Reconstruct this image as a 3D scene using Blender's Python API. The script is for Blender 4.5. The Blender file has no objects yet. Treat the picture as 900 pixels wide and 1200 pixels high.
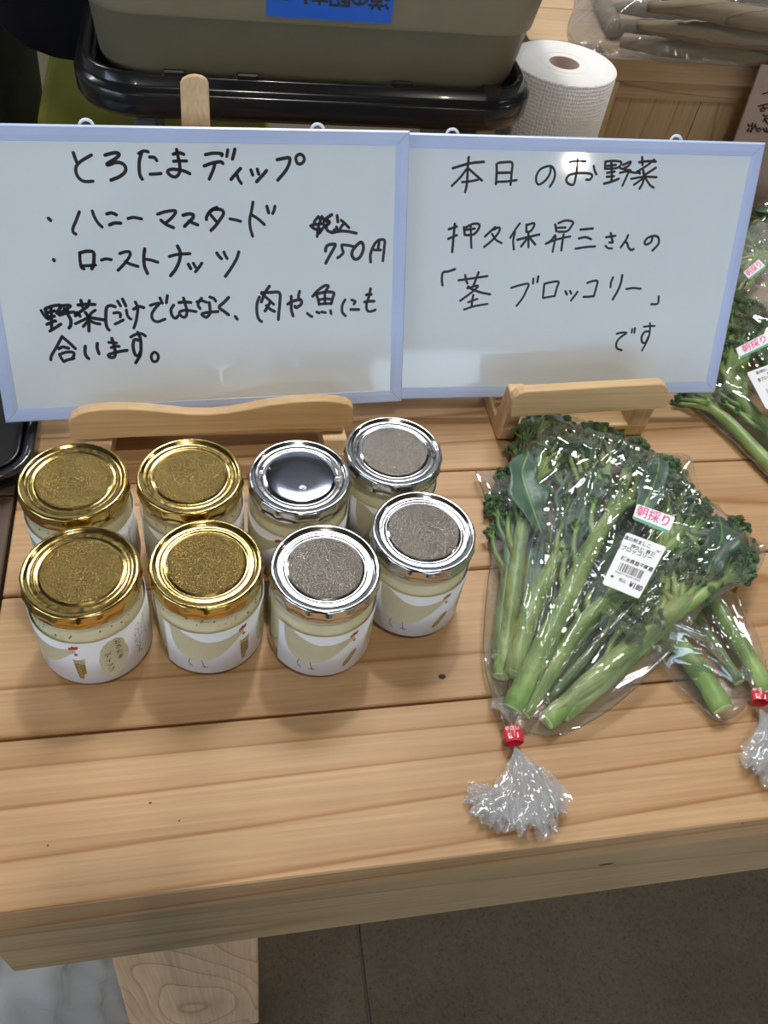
import bpy, math, random
import numpy as np
from mathutils import Vector, Matrix

EXPOSURE = -1.15
SKY = 12.0
LAMPS = [(10, -52, 25), (26, 128, 22), (215, -430, 150), (-150, -440, 130), (190, -800, 90), (-170, -800, 90), (240, 60, 10), (-190, 300, 30)]
PANELS = [(-10, 148, 110, 178, 85, 'rectangular ceiling light panel just behind the display tables'), (-230, 200, -110, 230, 45, 'rectangular ceiling light panel over the far end of the dark table')]

# ------------------------------------------------------------------ scene, camera, light
SC = bpy.context.scene
COL = SC.collection
TZ = 0.72                                   # height of the table top above the floor, metres
CR = np.array(((0.9814952655562856, -0.1535856307894884, 0.11436125963625708),
               (0.04536835349810128, 0.766740380247605, 0.6403521701365812),
               (0.18603428767694347, 0.6233142412240816, -0.759519980313737)))  # right, up, forward
CH = 50.404                                  # camera height above the table top, cm
FPX = 1000.0
cam_d = bpy.data.cameras.new('camera')
cam_d.sensor_fit = 'HORIZONTAL'; cam_d.sensor_width = 36.0
cam_d.lens = FPX / 900.0 * 36.0
cam_d.clip_start = 0.02
cam = bpy.data.objects.new('camera', cam_d); COL.objects.link(cam)
cam.matrix_world = Matrix((
    (CR[0][0], CR[1][0], -CR[2][0], 0.0),
    (CR[0][1], CR[1][1], -CR[2][1], 0.0),
    (CR[0][2], CR[1][2], -CR[2][2], CH * .01 + TZ),
    (0, 0, 0, 1)))
SC.camera = cam

SC.view_settings.view_transform = 'Standard'
SC.view_settings.look = 'None'
SC.view_settings.gamma = 1.0
SC.view_settings.exposure = EXPOSURE
SC.view_settings.use_curve_mapping = False
SC.cycles.use_denoising = True
SC.cycles.transparent_max_bounces = 32
SC.cycles.max_bounces = 8
SC.cycles.sample_clamp_indirect = 6.0

w = bpy.data.worlds.new('world'); SC.world = w; w.use_nodes = True
bg = w.node_tree.nodes['Background']
bg.inputs[0].default_value = (0.62, 0.79, 1.0, 1); bg.inputs[1].default_value = SKY

def lamp(name, loc, power, size, color):
    d = bpy.data.lights.new(name, 'AREA'); d.shape = 'DISK'; d.size = size; d.energy = power; d.color = color
    d.spread = math.radians(150)
    o = bpy.data.objects.new(name, d); COL.objects.link(o)
    o.location = (loc[0] * .01, loc[1] * .01, loc[2] * .01 + TZ)
    return o

# ------------------------------------------------------------------ helpers
rnd = random.Random(7)

def ray(u, v):
    d = (u - 450) / FPX * CR[0] - (v - 600) / FPX * CR[1] + CR[2]
    return d
def az(u, v, z=0.0):                        # the point at height z (cm above the table) seen at a pixel
    d = ray(u, v); s = (z - CH) / d[2]
    return np.array((s * d[0], s * d[1], z))
def ay(u, v, y):                            # the point on the upright plane y seen at a pixel
    d = ray(u, v); s = y / d[1]
    return np.array((s * d[0], y, CH + s * d[2]))

def node(nt, typ, **kw):
    n = nt.nodes.new(typ)
    for k, v in kw.items():
        if k.startswith('i_'):
            n.inputs[int(k[2:])].default_value = v
        else:
            setattr(n, k, v)
    return n
def newmat(name):
    m = bpy.data.materials.new(name); m.use_nodes = True
    nt = m.node_tree; nt.nodes.clear()
    out = nt.nodes.new('ShaderNodeOutputMaterial')
    return m, nt, out
def pbsdf(nt, col=(.5, .5, .5), rough=.5, metal=0.0, spec=.5, coat=0.0):
    p = nt.nodes.new('ShaderNodeBsdfPrincipled')
    p.inputs['Base Color'].default_value = (*col, 1)
    p.inputs['Roughness'].default_value = rough
    p.inputs['Metallic'].default_value = metal
    p.inputs['Specular IOR Level'].default_value = spec
    p.inputs['Coat Weight'].default_value = coat
    p.inputs['Coat Roughness'].default_value = .05
    return p
def coords(nt, scale=(1, 1, 1), rand=0.0):
    tc = nt.nodes.new('ShaderNodeTexCoord'); mp = nt.nodes.new('ShaderNodeMapping')
    mp.inputs['Scale'].default_value = scale
    nt.links.new(tc.outputs['Object'], mp.inputs['Vector'])
    if rand:
        oi = nt.nodes.new('ShaderNodeObjectInfo')
        ml = node(nt, 'ShaderNodeMath', operation='MULTIPLY', i_1=rand)
        nt.links.new(oi.outputs['Random'], ml.inputs[0])
        cb = nt.nodes.new('ShaderNodeCombineXYZ')
        nt.links.new(ml.outputs[0], cb.inputs[0]); nt.links.new(ml.outputs[0], cb.inputs[1]); nt.links.new(ml.outputs[0], cb.inputs[2])
        nt.links.new(cb.outputs[0], mp.inputs['Location'])
    return mp
def ramp(nt, stops):
    r = nt.nodes.new('ShaderNodeValToRGB'); e = r.color_ramp.elements
    e[0].position, e[0].color = stops[0][0], (*stops[0][1], 1)
    e[1].position, e[1].color = stops[-1][0], (*stops[-1][1], 1)
    for p, c in stops[1:-1]:
        q = e.new(p); q.color = (*c, 1)
    return r
def bump(nt, src, p, strength, dist=.001):
    b = nt.nodes.new('ShaderNodeBump'); b.inputs['Strength'].default_value = strength; b.inputs['Distance'].default_value = dist
    nt.links.new(src, b.inputs['Height']); nt.links.new(b.outputs[0], p.inputs['Normal'])
def M_plain(name, col, rough=.5, metal=0, spec=.5, coat=0, var=.08, scale=60, bmp=0.0, bscale=400):
    m, nt, out = newmat(name)
    p = pbsdf(nt, col, rough, metal, spec, coat)
    mp = coords(nt)
    nz = node(nt, 'ShaderNodeTexNoise'); nz.inputs['Scale'].default_value = scale; nz.inputs['Detail'].default_value = 4
    nt.links.new(mp.outputs[0], nz.inputs['Vector'])
    r = ramp(nt, [(.3, tuple(c * (1 - var) for c in col)), (.7, tuple(min(1, c * (1 + var)) for c in col))])
    nt.links.new(nz.outputs['Fac'], r.inputs[0]); nt.links.new(r.outputs[0], p.inputs['Base Color'])
    if bmp:
        n2 = node(nt, 'ShaderNodeTexNoise'); n2.inputs['Scale'].default_value = bscale; n2.inputs['Detail'].default_value = 3
        nt.links.new(mp.outputs[0], n2.inputs['Vector']); bump(nt, n2.outputs['Fac'], p, bmp)
    nt.links.new(p.outputs[0], out.inputs[0])
    return m
def M_wood(name, light, dark, axis=0, rings=22.0, rough=.55, rand=7.0, contrast=.5, stretch=.07, spec=.35):
    # softwood: growth lines running along one axis, wandering slightly, plus fine fibre
    m, nt, out = newmat(name)
    p = pbsdf(nt, light, rough, 0, spec)
    sc = [1, 1, 1]; sc[axis] = stretch
    mp = coords(nt, tuple(sc), rand)
    w1 = node(nt, 'ShaderNodeTexNoise'); w1.inputs['Scale'].default_value = 5.0; w1.inputs['Detail'].default_value = 1.5
    nt.links.new(mp.outputs[0], w1.inputs['Vector'])
    # rings = frac(noise*k) as sharp late-wood lines
    ml = node(nt, 'ShaderNodeMath', operation='MULTIPLY', i_1=rings); nt.links.new(w1.outputs['Fac'], ml.inputs[0])
    fr = node(nt, 'ShaderNodeMath', operation='FRACT'); nt.links.new(ml.outputs[0], fr.inputs[0])
    r1 = ramp(nt, [(0.0, (0, 0, 0)), (.5, (.05, .05, .05)), (.86, (.28, .28, .28)), (.95, (1, 1, 1)), (1.0, (0, 0, 0))])
    nt.links.new(fr.outputs[0], r1.inputs[0])
    sc2 = [1, 1, 1]; sc2[axis] = .02
    mp2 = coords(nt, tuple(sc2), rand)
    w2 = node(nt, 'ShaderNodeTexNoise'); w2.inputs['Scale'].default_value = 420.0; w2.inputs['Detail'].default_value = 5
    nt.links.new(mp2.outputs[0], w2.inputs['Vector'])
    mp3 = coords(nt, (1, 1, 1), rand)
    w3 = node(nt, 'ShaderNodeTexNoise'); w3.inputs['Scale'].default_value = 9.0; w3.inputs['Detail'].default_value = 4
    nt.links.new(mp3.outputs[0], w3.inputs['Vector'])
    mx = node(nt, 'ShaderNodeMix', data_type='RGBA')
    mx.inputs['A'].default_value = (*light, 1); mx.inputs['B'].default_value = (*dark, 1)
    f = node(nt, 'ShaderNodeMath', operation='MULTIPLY', i_1=contrast); nt.links.new(r1.outputs[0], f.inputs[0])
    nt.links.new(f.outputs[0], mx.inputs['Factor'])
    mx2 = node(nt, 'ShaderNodeMix', data_type='RGBA', blend_type='MULTIPLY'); mx2.inputs['Factor'].default_value = 1
    nt.links.new(mx.outputs['Result'], mx2.inputs['A'])
    r2 = ramp(nt, [(.3, (.86, .85, .84)), (.7, (1.08, 1.08, 1.08))]); nt.links.new(w2.outputs['Fac'], r2.inputs[0])
    nt.links.new(r2.outputs[0], mx2.inputs['B'])
    mx3 = node(nt, 'ShaderNodeMix', data_type='RGBA', blend_type='MULTIPLY'); mx3.inputs['Factor'].default_value = 1
    r3 = ramp(nt, [(.3, (.90, .87, .84)), (.7, (1.06, 1.06, 1.06))]); nt.links.new(w3.outputs['Fac'], r3.inputs[0])
    nt.links.new(mx2.outputs['Result'], mx3.inputs['A']); nt.links.new(r3.outputs[0], mx3.inputs['B'])
    nt.links.new(mx3.outputs['Result'], p.inputs['Base Color'])
    bump(nt, w2.outputs['Fac'], p, .12, .0004)
    nt.links.new(p.outputs[0], out.inputs[0])
    return m
def schlick(nt, f0, mult, add, normal=None):
    # thin-sheet reflectance, the same seen from either side
    ge = nt.nodes.new('ShaderNodeNewGeometry')
    dt_ = node(nt, 'ShaderNodeVectorMath', operation='DOT_PRODUCT')
    nt.links.new(ge.outputs['Incoming'], dt_.inputs[0]); nt.links.new(normal if normal else ge.outputs['Normal'], dt_.inputs[1])
    ab = node(nt, 'ShaderNodeMath', operation='ABSOLUTE'); nt.links.new(dt_.outputs['Value'], ab.inputs[0])
    iv = node(nt, 'ShaderNodeMath', operation='SUBTRACT', i_0=1.0); nt.links.new(ab.outputs[0], iv.inputs[1]); iv.use_clamp = True
    pw = node(nt, 'ShaderNodeMath', operation='POWER', i_1=5.0); nt.links.new(iv.outputs[0], pw.inputs[0])
    m_ = node(nt, 'ShaderNodeMath', operation='MULTIPLY_ADD', i_1=(1 - f0) * mult, i_2=f0 * mult + add); nt.links.new(pw.outputs[0], m_.inputs[0]); m_.use_clamp = True
    return m_.outputs[0]
def M_film(name, milk=.04, rough=.07, tint=(.97, .98, .98), gl=1.0, wr=.35, wscale=90.0, base=.0):
    # thin clear plastic: see-through, with a mirror-like skin that gets stronger at grazing angles
    m, nt, out = newmat(name)
    tr = nt.nodes.new('ShaderNodeBsdfTransparent'); tr.inputs[0].default_value = (*tint, 1)
    g = nt.nodes.new('ShaderNodeBsdfGlossy'); g.inputs['Roughness'].default_value = rough; g.inputs[0].default_value = (1, 1, 1, 1)
    d = nt.nodes.new('ShaderNodeBsdfTranslucent'); d.inputs[0].default_value = (.9, .93, .95, 1)
    d2 = nt.nodes.new('ShaderNodeBsdfDiffuse'); d2.inputs[0].default_value = (.9, .93, .95, 1)
    dd = nt.nodes.new('ShaderNodeMixShader'); dd.inputs[0].default_value = .5
    nt.links.new(d.outputs[0], dd.inputs[1]); nt.links.new(d2.outputs[0], dd.inputs[2])
    mp = coords(nt)
    nz = node(nt, 'ShaderNodeTexNoise'); nz.inputs['Scale'].default_value = wscale; nz.inputs['Detail'].default_value = 3
    nz.inputs['Distortion'].default_value = 1.5
    nt.links.new(mp.outputs[0], nz.inputs['Vector'])
    b = nt.nodes.new('ShaderNodeBump'); b.inputs['Strength'].default_value = wr; b.inputs['Distance'].default_value = .002
    nt.links.new(nz.outputs['Fac'], b.inputs['Height'])
    for n_ in (g, d2): nt.links.new(b.outputs[0], n_.inputs['Normal'])
    fac = schlick(nt, .07, gl, base, b.outputs[0])
    m1 = nt.nodes.new('ShaderNodeMixShader'); m1.inputs[0].default_value = milk
    nt.links.new(tr.outputs[0], m1.inputs[1]); nt.links.new(dd.outputs[0], m1.inputs[2])
    m2 = nt.nodes.new('ShaderNodeMixShader')
    nt.links.new(fac, m2.inputs[0]); nt.links.new(m1.outputs[0], m2.inputs[1]); nt.links.new(g.outputs[0], m2.inputs[2])
    nt.links.new(m2.outputs[0], out.inputs[0])
    return m

class MB:                                    # collects shapes in table centimetres and links them as ONE mesh object
    def __init__(s): s.v = []; s.f = []; s.m = []; s.sm = []
    def add(s, vs, fs, mi=0, smooth=True):
        o = len(s.v); s.v += [tuple(map(float, p)) for p in vs]
        for f in fs: s.f.append(tuple(i + o for i in f)); s.m.append(mi); s.sm.append(smooth)
        return s
    def box(s, a, b, mi=0, bev=0.0, xf=None):
        (x0, y0, z0), (x1, y1, z1) = a, b
        if bev <= 0:
            vs = [(x, y, z) for z in (z0, z1) for y in (y0, y1) for x in (x0, x1)]
            fs = [(0, 2, 3, 1), (4, 5, 7, 6), (0, 1, 5, 4), (2, 6, 7, 3), (0, 4, 6, 2), (1, 3, 7, 5)]
        else:
            e = bev; vs = []; fs = []
            # 24 corner vertices: each corner three, one per axis pulled face
            def vid(ix, iy, iz, ax): return ((ix * 2 + iy) * 2 + iz) * 3 + ax
            for ix in (0, 1):
                for iy in (0, 1):
                    for iz in (0, 1):
                        for ax in (0, 1, 2):
                            p = [(x0, x1)[ix], (y0, y1)[iy], (z0, z1)[iz]]; sgn = [1 if k == 0 else -1 for k in (ix, iy, iz)]
                            for q in range(3):
                                if q != ax: p[q] += sgn[q] * e
                            vs.append(tuple(p))
            for ax in range(3):
                a1, a2 = [q for q in range(3) if q != ax]
                for sd in (0, 1):
                    idx = []
                    for t1, t2 in ((0, 0), (1, 0), (1, 1), (0, 1)):
                        c = [0, 0, 0]; c[ax] = sd; c[a1] = t1; c[a2] = t2; idx.append(vid(*c, ax))
                    flip = (sd == 0) ^ (ax == 1)
                    fs.append(tuple(idx[::-1]) if flip else tuple(idx))
            for ax in range(3):                 # edges along ax
                a1, a2 = [q for q in range(3) if q != ax]
                for t1 in (0, 1):
                    for t2 in (0, 1):
                        c0 = [0, 0, 0]; c1 = [0, 0, 0]; c1[ax] = 1; c0[a1] = c1[a1] = t1; c0[a2] = c1[a2] = t2
                        fs.append((vid(*c0, a1), vid(*c1, a1), vid(*c1, a2), vid(*c0, a2)))
            for ix in (0, 1):
                for iy in (0, 1):
                    for iz in (0, 1):
                        fs.append((vid(ix, iy, iz, 0), vid(ix, iy, iz, 1), vid(ix, iy, iz, 2)))
        if xf is not None: vs = [xf(p) for p in vs]
        return s.add(vs, fs, mi, False)
    def prism(s, pts, off, mi=0, smooth=False):  # polygon (3D) extruded by vector off
        n = len(pts); p = [np.array(q, float) for q in pts]; o = np.array(off, float)
        vs = p + [q + o for q in p]
        fs = [tuple(range(n)), tuple(range(2 * n - 1, n - 1, -1))] + [(i, (i + 1) % n, n + (i + 1) % n, n + i)[::-1] for i in range(n)]
        return s.add(vs, fs, mi, smooth)
    def tube(s, path, rad, n=10, mi=0, cap=True, flat=1.0, jit=0.0):
        P = [np.array(p, float) for p in path]; k = len(P)
        R = rad if hasattr(rad, '__len__') else [rad] * k
        vs = []; fs = []; up = np.array((0, 0, 1.0))
        for i in range(k):
            t = P[min(i + 1, k - 1)] - P[max(i - 1, 0)]; t /= np.linalg.norm(t) + 1e-9
            a = np.cross(t, up)
            if np.linalg.norm(a) < .2: a = np.cross(t, (0, 1.0, 0))
            a /= np.linalg.norm(a); b = np.cross(a, t)
            for j in range(n):
                th = 2 * math.pi * j / n; q = 1 + (rnd.uniform(-jit, jit) if jit else 0)
                vs.append(P[i] + R[i] * q * (math.cos(th) * a + flat * math.sin(th) * b))
        for i in range(k - 1):
            for j in range(n):
                fs.append((i * n + j, i * n + (j + 1) % n, (i + 1) * n + (j + 1) % n, (i + 1) * n + j))
        if cap: fs += [tuple(range(n))[::-1], tuple((k - 1) * n + j for j in range(n))]
        return s.add(vs, fs, mi, True)
    def lathe(s, prof, c=(0, 0, 0), n=64, mi=0, rf=None, mfun=None, caps=True):
        vs = []; fs = []; k = len(prof)
        for i, (r, z) in enumerate(prof):
            for j in range(n):
                th = 2 * math.pi * j / n; rr = rf(r, z, th, i) if rf else r
                vs.append((c[0] + rr * math.cos(th), c[1] + rr * math.sin(th), c[2] + z))
        o = len(s.v); s.v += vs
        for i in range(k - 1):
            for j in range(n):
                s.f.append(tuple(o + q for q in (i * n + j, i * n + (j + 1) % n, (i + 1) * n + (j + 1) % n, (i + 1) * n + j)))
                s.m.append(mfun(i) if mfun else mi); s.sm.append(True)
        for i, fl in ((0, True), (k - 1, False)):
            if caps and prof[i][0] > 1e-4:
                q = [o + i * n + j for j in range(n)]
                s.f.append(tuple(q[::-1] if fl else q)); s.m.append(mfun(min(i, k - 2)) if mfun else mi); s.sm.append(False)
        return s
    def sphere(s, c, r, seg=8, ring=5, mi=0, jit=0.0, sq=(1, 1, 1)):
        vs = [(c[0], c[1], c[2] - r * sq[2])]
        for i in range(1, ring):
            ph = -math.pi / 2 + math.pi * i / ring
            for j in range(seg):
                th = 2 * math.pi * (j + .5 * (i % 2)) / seg; q = r * (1 + (rnd.uniform(-jit, jit) if jit else 0))
                vs.append((c[0] + q * sq[0] * math.cos(ph) * math.cos(th), c[1] + q * sq[1] * math.cos(ph) * math.sin(th), c[2] + q * sq[2] * math.sin(ph)))
        vs.append((c[0], c[1], c[2] + r * sq[2])); fs = []
        for j in range(seg):
            fs.append((0, 1 + (j + 1) % seg, 1 + j)); t = 1 + (ring - 2) * seg
            fs.append((len(vs) - 1, t + j, t + (j + 1) % seg))
        for i in range(ring - 2):
            for j in range(seg):
                a = 1 + i * seg; b = a + seg
                fs.append((a + j, a + (j + 1) % seg, b + (j + 1) % seg, b + j))
        return s.add(vs, fs, mi, True)
    def mesh(s, name, mats, origin=(0, 0, 0)):
        me = bpy.data.meshes.new(name); o = np.array(origin, float)
        V = (np.array(s.v) - o) * .01
        me.from_pydata(V.tolist(), [], s.f)
        for m_ in (mats if isinstance(mats, (list, tuple)) else [mats]): me.materials.append(m_)
        me.polygons.foreach_set('material_index', s.m); me.polygons.foreach_set('use_smooth', s.sm)
        me.update(); return me
    def build(s, name, mats, parent=None, at=None):
        org = at if at is not None else (ORG[root(parent).name] if parent else (0, 0, 0))
        o = bpy.data.objects.new(name, s.mesh(name, mats, org)); COL.objects.link(o)
        if parent: o.parent = parent
        else:
            o.location = (org[0] * .01, org[1] * .01, org[2] * .01 + TZ); ORG[o.name] = org
        return o
ORG = {}
def root(o):
    while o.parent: o = o.parent
    return o
def thing(name, label, cat, org, group=None):
    o = bpy.data.objects.new(name, None); COL.objects.link(o); o.empty_display_size = .02
    o.location = (org[0] * .01, org[1] * .01, org[2] * .01 + TZ); ORG[o.name] = tuple(org)
    tag(o, label, cat, group); return o
def tag(o, label=None, cat=None, group=None, kind=None):
    if label: o['label'] = label
    if cat: o['category'] = cat
    if group: o['group'] = group
    if kind: o['kind'] = kind
    return o
def bevel(o, wd, seg=2):
    b = o.modifiers.new('bevel', 'BEVEL'); b.width = wd * .01; b.segments = seg; b.limit_method = 'ANGLE'; b.angle_limit = .6
    return o
_tx = {}
def text_mesh(s, weight=0.0):               # a printed string as flat triangles, height about 1, centred
    if (s, weight) in _tx: return _tx[(s, weight)]
    cu = bpy.data.curves.new('text', 'FONT'); cu.body = s; cu.align_x = 'CENTER'; cu.align_y = 'CENTER'; cu.size = 1; cu.offset = weight
    cu.resolution_u = 3
    ob = bpy.data.objects.new('text', cu); COL.objects.link(ob)
    dg = bpy.context.evaluated_depsgraph_get(); me = bpy.data.meshes.new_from_object(ob.evaluated_get(dg))
    r = ([tuple(v.co[:2]) for v in me.vertices], [tuple(p.vertices) for p in me.polygons])
    bpy.data.objects.remove(ob); bpy.data.meshes.remove(me); bpy.data.curves.remove(cu)
    _tx[(s, weight)] = r
    return r
def put_text(mb, s, fn, size, mi=0, weight=0.0, vertical=False, step=1.05, sx=1.0):
    # fn maps flat text coordinates (cm) to a 3D point
    if vertical:
        for k, ch in enumerate(s):
            v, f = text_mesh(ch, weight)
            mb.add([fn(x * size * sx, y * size - k * size * step) for x, y in v], f, mi, False)
    else:
        v, f = text_mesh(s, weight)
        mb.add([fn(x * size * sx, y * size) for x, y in v], f, mi, False)
def ribbon(mb, pts, wd, fn, mi=0):           # a pen stroke as a flat ribbon with round ends
    P = [np.array(p, float) for p in pts]
    if len(P) > 2:                           # Catmull-Rom smoothing
        Q = []; E = [2 * P[0] - P[1]] + P + [2 * P[-1] - P[-2]]
        if np.linalg.norm(P[0] - P[-1]) < 1e-6: E[0] = P[-2]; E[-1] = P[1]
        for i in range(1, len(E) - 2):
            a, b, c, d = E[i - 1:i + 3]
            for t in (0, .25, .5, .75):
                Q.append(.5 * (2 * b + (c - a) * t + (2 * a - 5 * b + 4 * c - d) * t * t + (3 * b - a - 3 * c + d) * t ** 3))
        Q.append(P[-1]); P = Q
    k = len(P); vs = []; fs = []
    for i in range(k):
        t = P[min(i + 1, k - 1)] - P[max(i - 1, 0)]; t = t / (np.linalg.norm(t) + 1e-9); n = np.array((-t[1], t[0]))
        h_ = wd / 2
        vs += [fn(*(P[i] + n * h_)), fn(*(P[i] - n * h_))]
    for i in range(k - 1): fs.append((2 * i, 2 * i + 1, 2 * i + 3, 2 * i + 2))
    mb.add(vs, fs, mi, False)
    for e in (P[0], P[-1]):
        mb.add([fn(e[0] + wd / 2 * math.cos(q * math.pi / 5), e[1] + wd / 2 * math.sin(q * math.pi / 5)) for q in range(10)], [tuple(range(10))], mi, False)
def poly(mb, pts, fn, mi=0):
    mb.add([fn(*p) for p in pts], [tuple(range(len(pts)))], mi, False)
def rrect(x0, y0, x1, y1, r, n=6):
    out = []
    for cx, cy, a in ((x1 - r, y1 - r, 0), (x0 + r, y1 - r, 90), (x0 + r, y0 + r, 180), (x1 - r, y0 + r, 270)):
        for k in range(n + 1):
            t = math.radians(a + 90 * k / n); out.append((cx + r * math.cos(t), cy + r * math.sin(t)))
    return out

# ------------------------------------------------------------------ materials
m_top = M_wood('table_wood', (.52, .335, .178), (.32, .145, .045), 0, 13, .5, 7, .9, .05)
m_beam = M_wood('beam_wood', (.42, .305, .175), (.25, .16, .07), 0, 14, .6, 3, .7, .06)
m_leg = M_wood('leg_wood', (.70, .49, .31), (.36, .22, .10), 2, 20, .6, 2, .7, .3)
m_dark = M_wood('dark_wood', (.10, .066, .045), (.05, .03, .02), 1, 30, .5, 5, .8, .08)
m_easel = M_wood('easel_wood', (.66, .46, .24), (.55, .34, .15), 0, 14, .45, 9, .5, .06)
m_easelv = M_wood('easel_post_wood', (.68, .49, .28), (.55, .35, .18), 2, 14, .45, 9, .5, .06)
m_crate = M_wood('crate_wood', (.38, .27, .14), (.25, .15, .07), 2, 26, .6, 4, .8, .06)
m_crateh = M_wood('crate_rail_wood', (.34, .23, .12), (.20, .12, .055), 0, 26, .6, 4, .8, .10)
m_cratet = M_wood('crate_top_wood', (.50, .36, .22), (.34, .22, .12), 0, 20, .55, 6, .6, .06)
m_board = M_plain('whiteboard_surface', (.78, .87, .96), .05, 0, .5, 0, .01, 20)
m_frame = M_plain('whiteboard_frame', (.52, .64, .96), .32, 0, .5, 0, .02, 30)
m_ink = M_plain('black_marker', (.012, .013, .016), .35, 0, .5, 0, .05)
m_joint = M_plain('joint_line', (.2, .24, .35), .5)
m_gold = None
def M_lid(name, col, grain, gstr, r0):
    m, nt, out = newmat(name)
    p = pbsdf(nt, col, r0, 1.0)
    mp = coords(nt, (1, 1, 1))
    nz = node(nt, 'ShaderNodeTexNoise'); nz.inputs['Scale'].default_value = grain; nz.inputs['Detail'].default_value = 4; nz.inputs['Roughness'].default_value = .7
    nt.links.new(mp.outputs[0], nz.inputs['Vector'])
    if gstr >= .5:
        bump(nt, nz.outputs['Fac'], p, gstr, .0007)
        rc = ramp(nt, [(.36, tuple(c * .4 for c in col)), (.64, tuple(min(1, c * 1.7) for c in col))]); nt.links.new(nz.outputs['Fac'], rc.inputs[0]); nt.links.new(rc.outputs[0], p.inputs['Base Color'])
    elif gstr:
        bump(nt, nz.outputs['Fac'], p, gstr, .0003)
    else:
        r = ramp(nt, [(.3, (r0 * .7,) * 3), (.7, (r0 * 1.5,) * 3)]); nt.links.new(nz.outputs['Fac'], r.inputs[0]); nt.links.new(r.outputs[0], p.inputs['Roughness'])
    nt.links.new(p.outputs[0], out.inputs[0]); return m
m_gold = M_lid('gold_tin', (.66, .48, .17), 300, 0, .16)
m_goldg = M_lid('gold_tin_grained', (.20, .145, .05), 1200, .9, .22)
m_silver = M_lid('silver_tin', (.62, .62, .63), 300, 0, .13)
m_silverg = M_lid('silver_tin_grained', (.22, .20, .175), 1200, .9, .22)
m_blued = M_lid('silver_tin_smooth_dull', (.34, .37, .45), 300, .03, .12)
m_cream = M_plain('cream_dip', (.82, .76, .50), .4, 0, .5, 0, .05, 60)
m_seed = M_plain('mustard_seed', (.18, .16, .07), .5)
def M_glass(name):
    m, nt, out = newmat(name)
    tr = nt.nodes.new('ShaderNodeBsdfTransparent'); tr.inputs[0].default_value = (.965, .965, .955, 1)
    g = nt.nodes.new('ShaderNodeBsdfGlossy'); g.inputs['Roughness'].default_value = .03
    mx = nt.nodes.new('ShaderNodeMixShader')
    nt.links.new(schlick(nt, .05, 1.0, 0.0), mx.inputs[0]); nt.links.new(tr.outputs[0], mx.inputs[1]); nt.links.new(g.outputs[0], mx.inputs[2])
    nt.links.new(mx.outputs[0], out.inputs[0]); return m
m_glass = M_glass('jar_glass')
m_paper = M_plain('label_paper', (.80, .82, .86), .45, 0, .4, 0, .015, 80)
m_hen = M_plain('print_tan', (.60, .56, .38), .45, 0, .4, 0, .03, 200)
m_red = M_plain('print_red', (.42, .06, .05), .5)
m_brown = M_plain('print_brown', (.26, .17, .04), .5, var=.15, scale=500)
m_olive = M_plain('print_leg', (.22, .20, .08), .5)
m_text = M_plain('print_black', (.03, .03, .03), .5)
m_sticker = M_plain('sticker_paper', (.86, .89, .93), .4, 0, .5, 0, .01)
m_pink = M_plain('print_pink', (.75, .10, .28), .5)
m_green = M_plain('print_green', (.10, .42, .25), .5)
m_tape = M_plain('red_tape', (.62, .03, .05), .3, 0, .5, 0, .05)
m_tapew = M_plain('tape_white_print', (.85, .8, .8), .5)
m_film = M_film('clear_bag_film', .055, .08, (.985, .99, .99), 1.3, .10, 30, .055)
m_film2 = M_film('clear_bag_film_bunched', .26, .06, (.99, .99, .995), 1.0, .3, 60, .05)
m_filmd = M_film('clear_bag_film_dusty', .12, .12, (.95, .95, .94), 1.0, .5, 60, .03)
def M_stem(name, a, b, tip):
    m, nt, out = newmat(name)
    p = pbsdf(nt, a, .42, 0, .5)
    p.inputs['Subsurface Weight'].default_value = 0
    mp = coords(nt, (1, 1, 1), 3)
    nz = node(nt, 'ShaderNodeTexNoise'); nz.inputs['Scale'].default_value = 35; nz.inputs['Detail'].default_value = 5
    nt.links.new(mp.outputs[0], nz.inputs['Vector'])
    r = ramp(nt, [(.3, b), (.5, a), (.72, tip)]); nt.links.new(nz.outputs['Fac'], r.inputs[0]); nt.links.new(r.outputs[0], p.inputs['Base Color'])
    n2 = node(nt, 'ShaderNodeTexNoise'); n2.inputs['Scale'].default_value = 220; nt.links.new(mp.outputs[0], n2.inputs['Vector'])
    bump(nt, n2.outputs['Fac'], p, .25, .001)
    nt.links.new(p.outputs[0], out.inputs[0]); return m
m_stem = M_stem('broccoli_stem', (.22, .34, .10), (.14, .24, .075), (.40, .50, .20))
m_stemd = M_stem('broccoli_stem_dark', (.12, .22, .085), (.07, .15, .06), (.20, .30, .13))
m_cut = M_plain('cut_stem_end', (.50, .62, .28), .5, var=.12, scale=300)
m_bud = M_stem('broccoli_buds', (.085, .16, .075), (.04, .09, .045), (.17, .27, .12))
m_twig = M_stem('broccoli_twigs', (.16, .31, .10), (.09, .20, .07), (.28, .42, .16))
m_leaf = M_stem('broccoli_leaf', (.05, .11, .07), (.025, .065, .04), (.10, .17, .125))
m_bin = M_plain('bin_plastic', (.23, .20, .125), .42, 0, .5, 0, .03, 40, .15, 900)
m_binlid = M_plain('black_plastic', (.012, .014, .018), .22, 0, .5, .3, .1, 40)
m_blue = M_plain('blue_sticker', (.03, .14, .62), .25, 0, .5, 0, .02)
m_grey = M_plain('grey_plastic', (.16, .155, .15), .5)
m_towel = M_plain('paper_towel', (.84, .84, .83), .85, 0, .2, 0, .02, 60)
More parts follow.
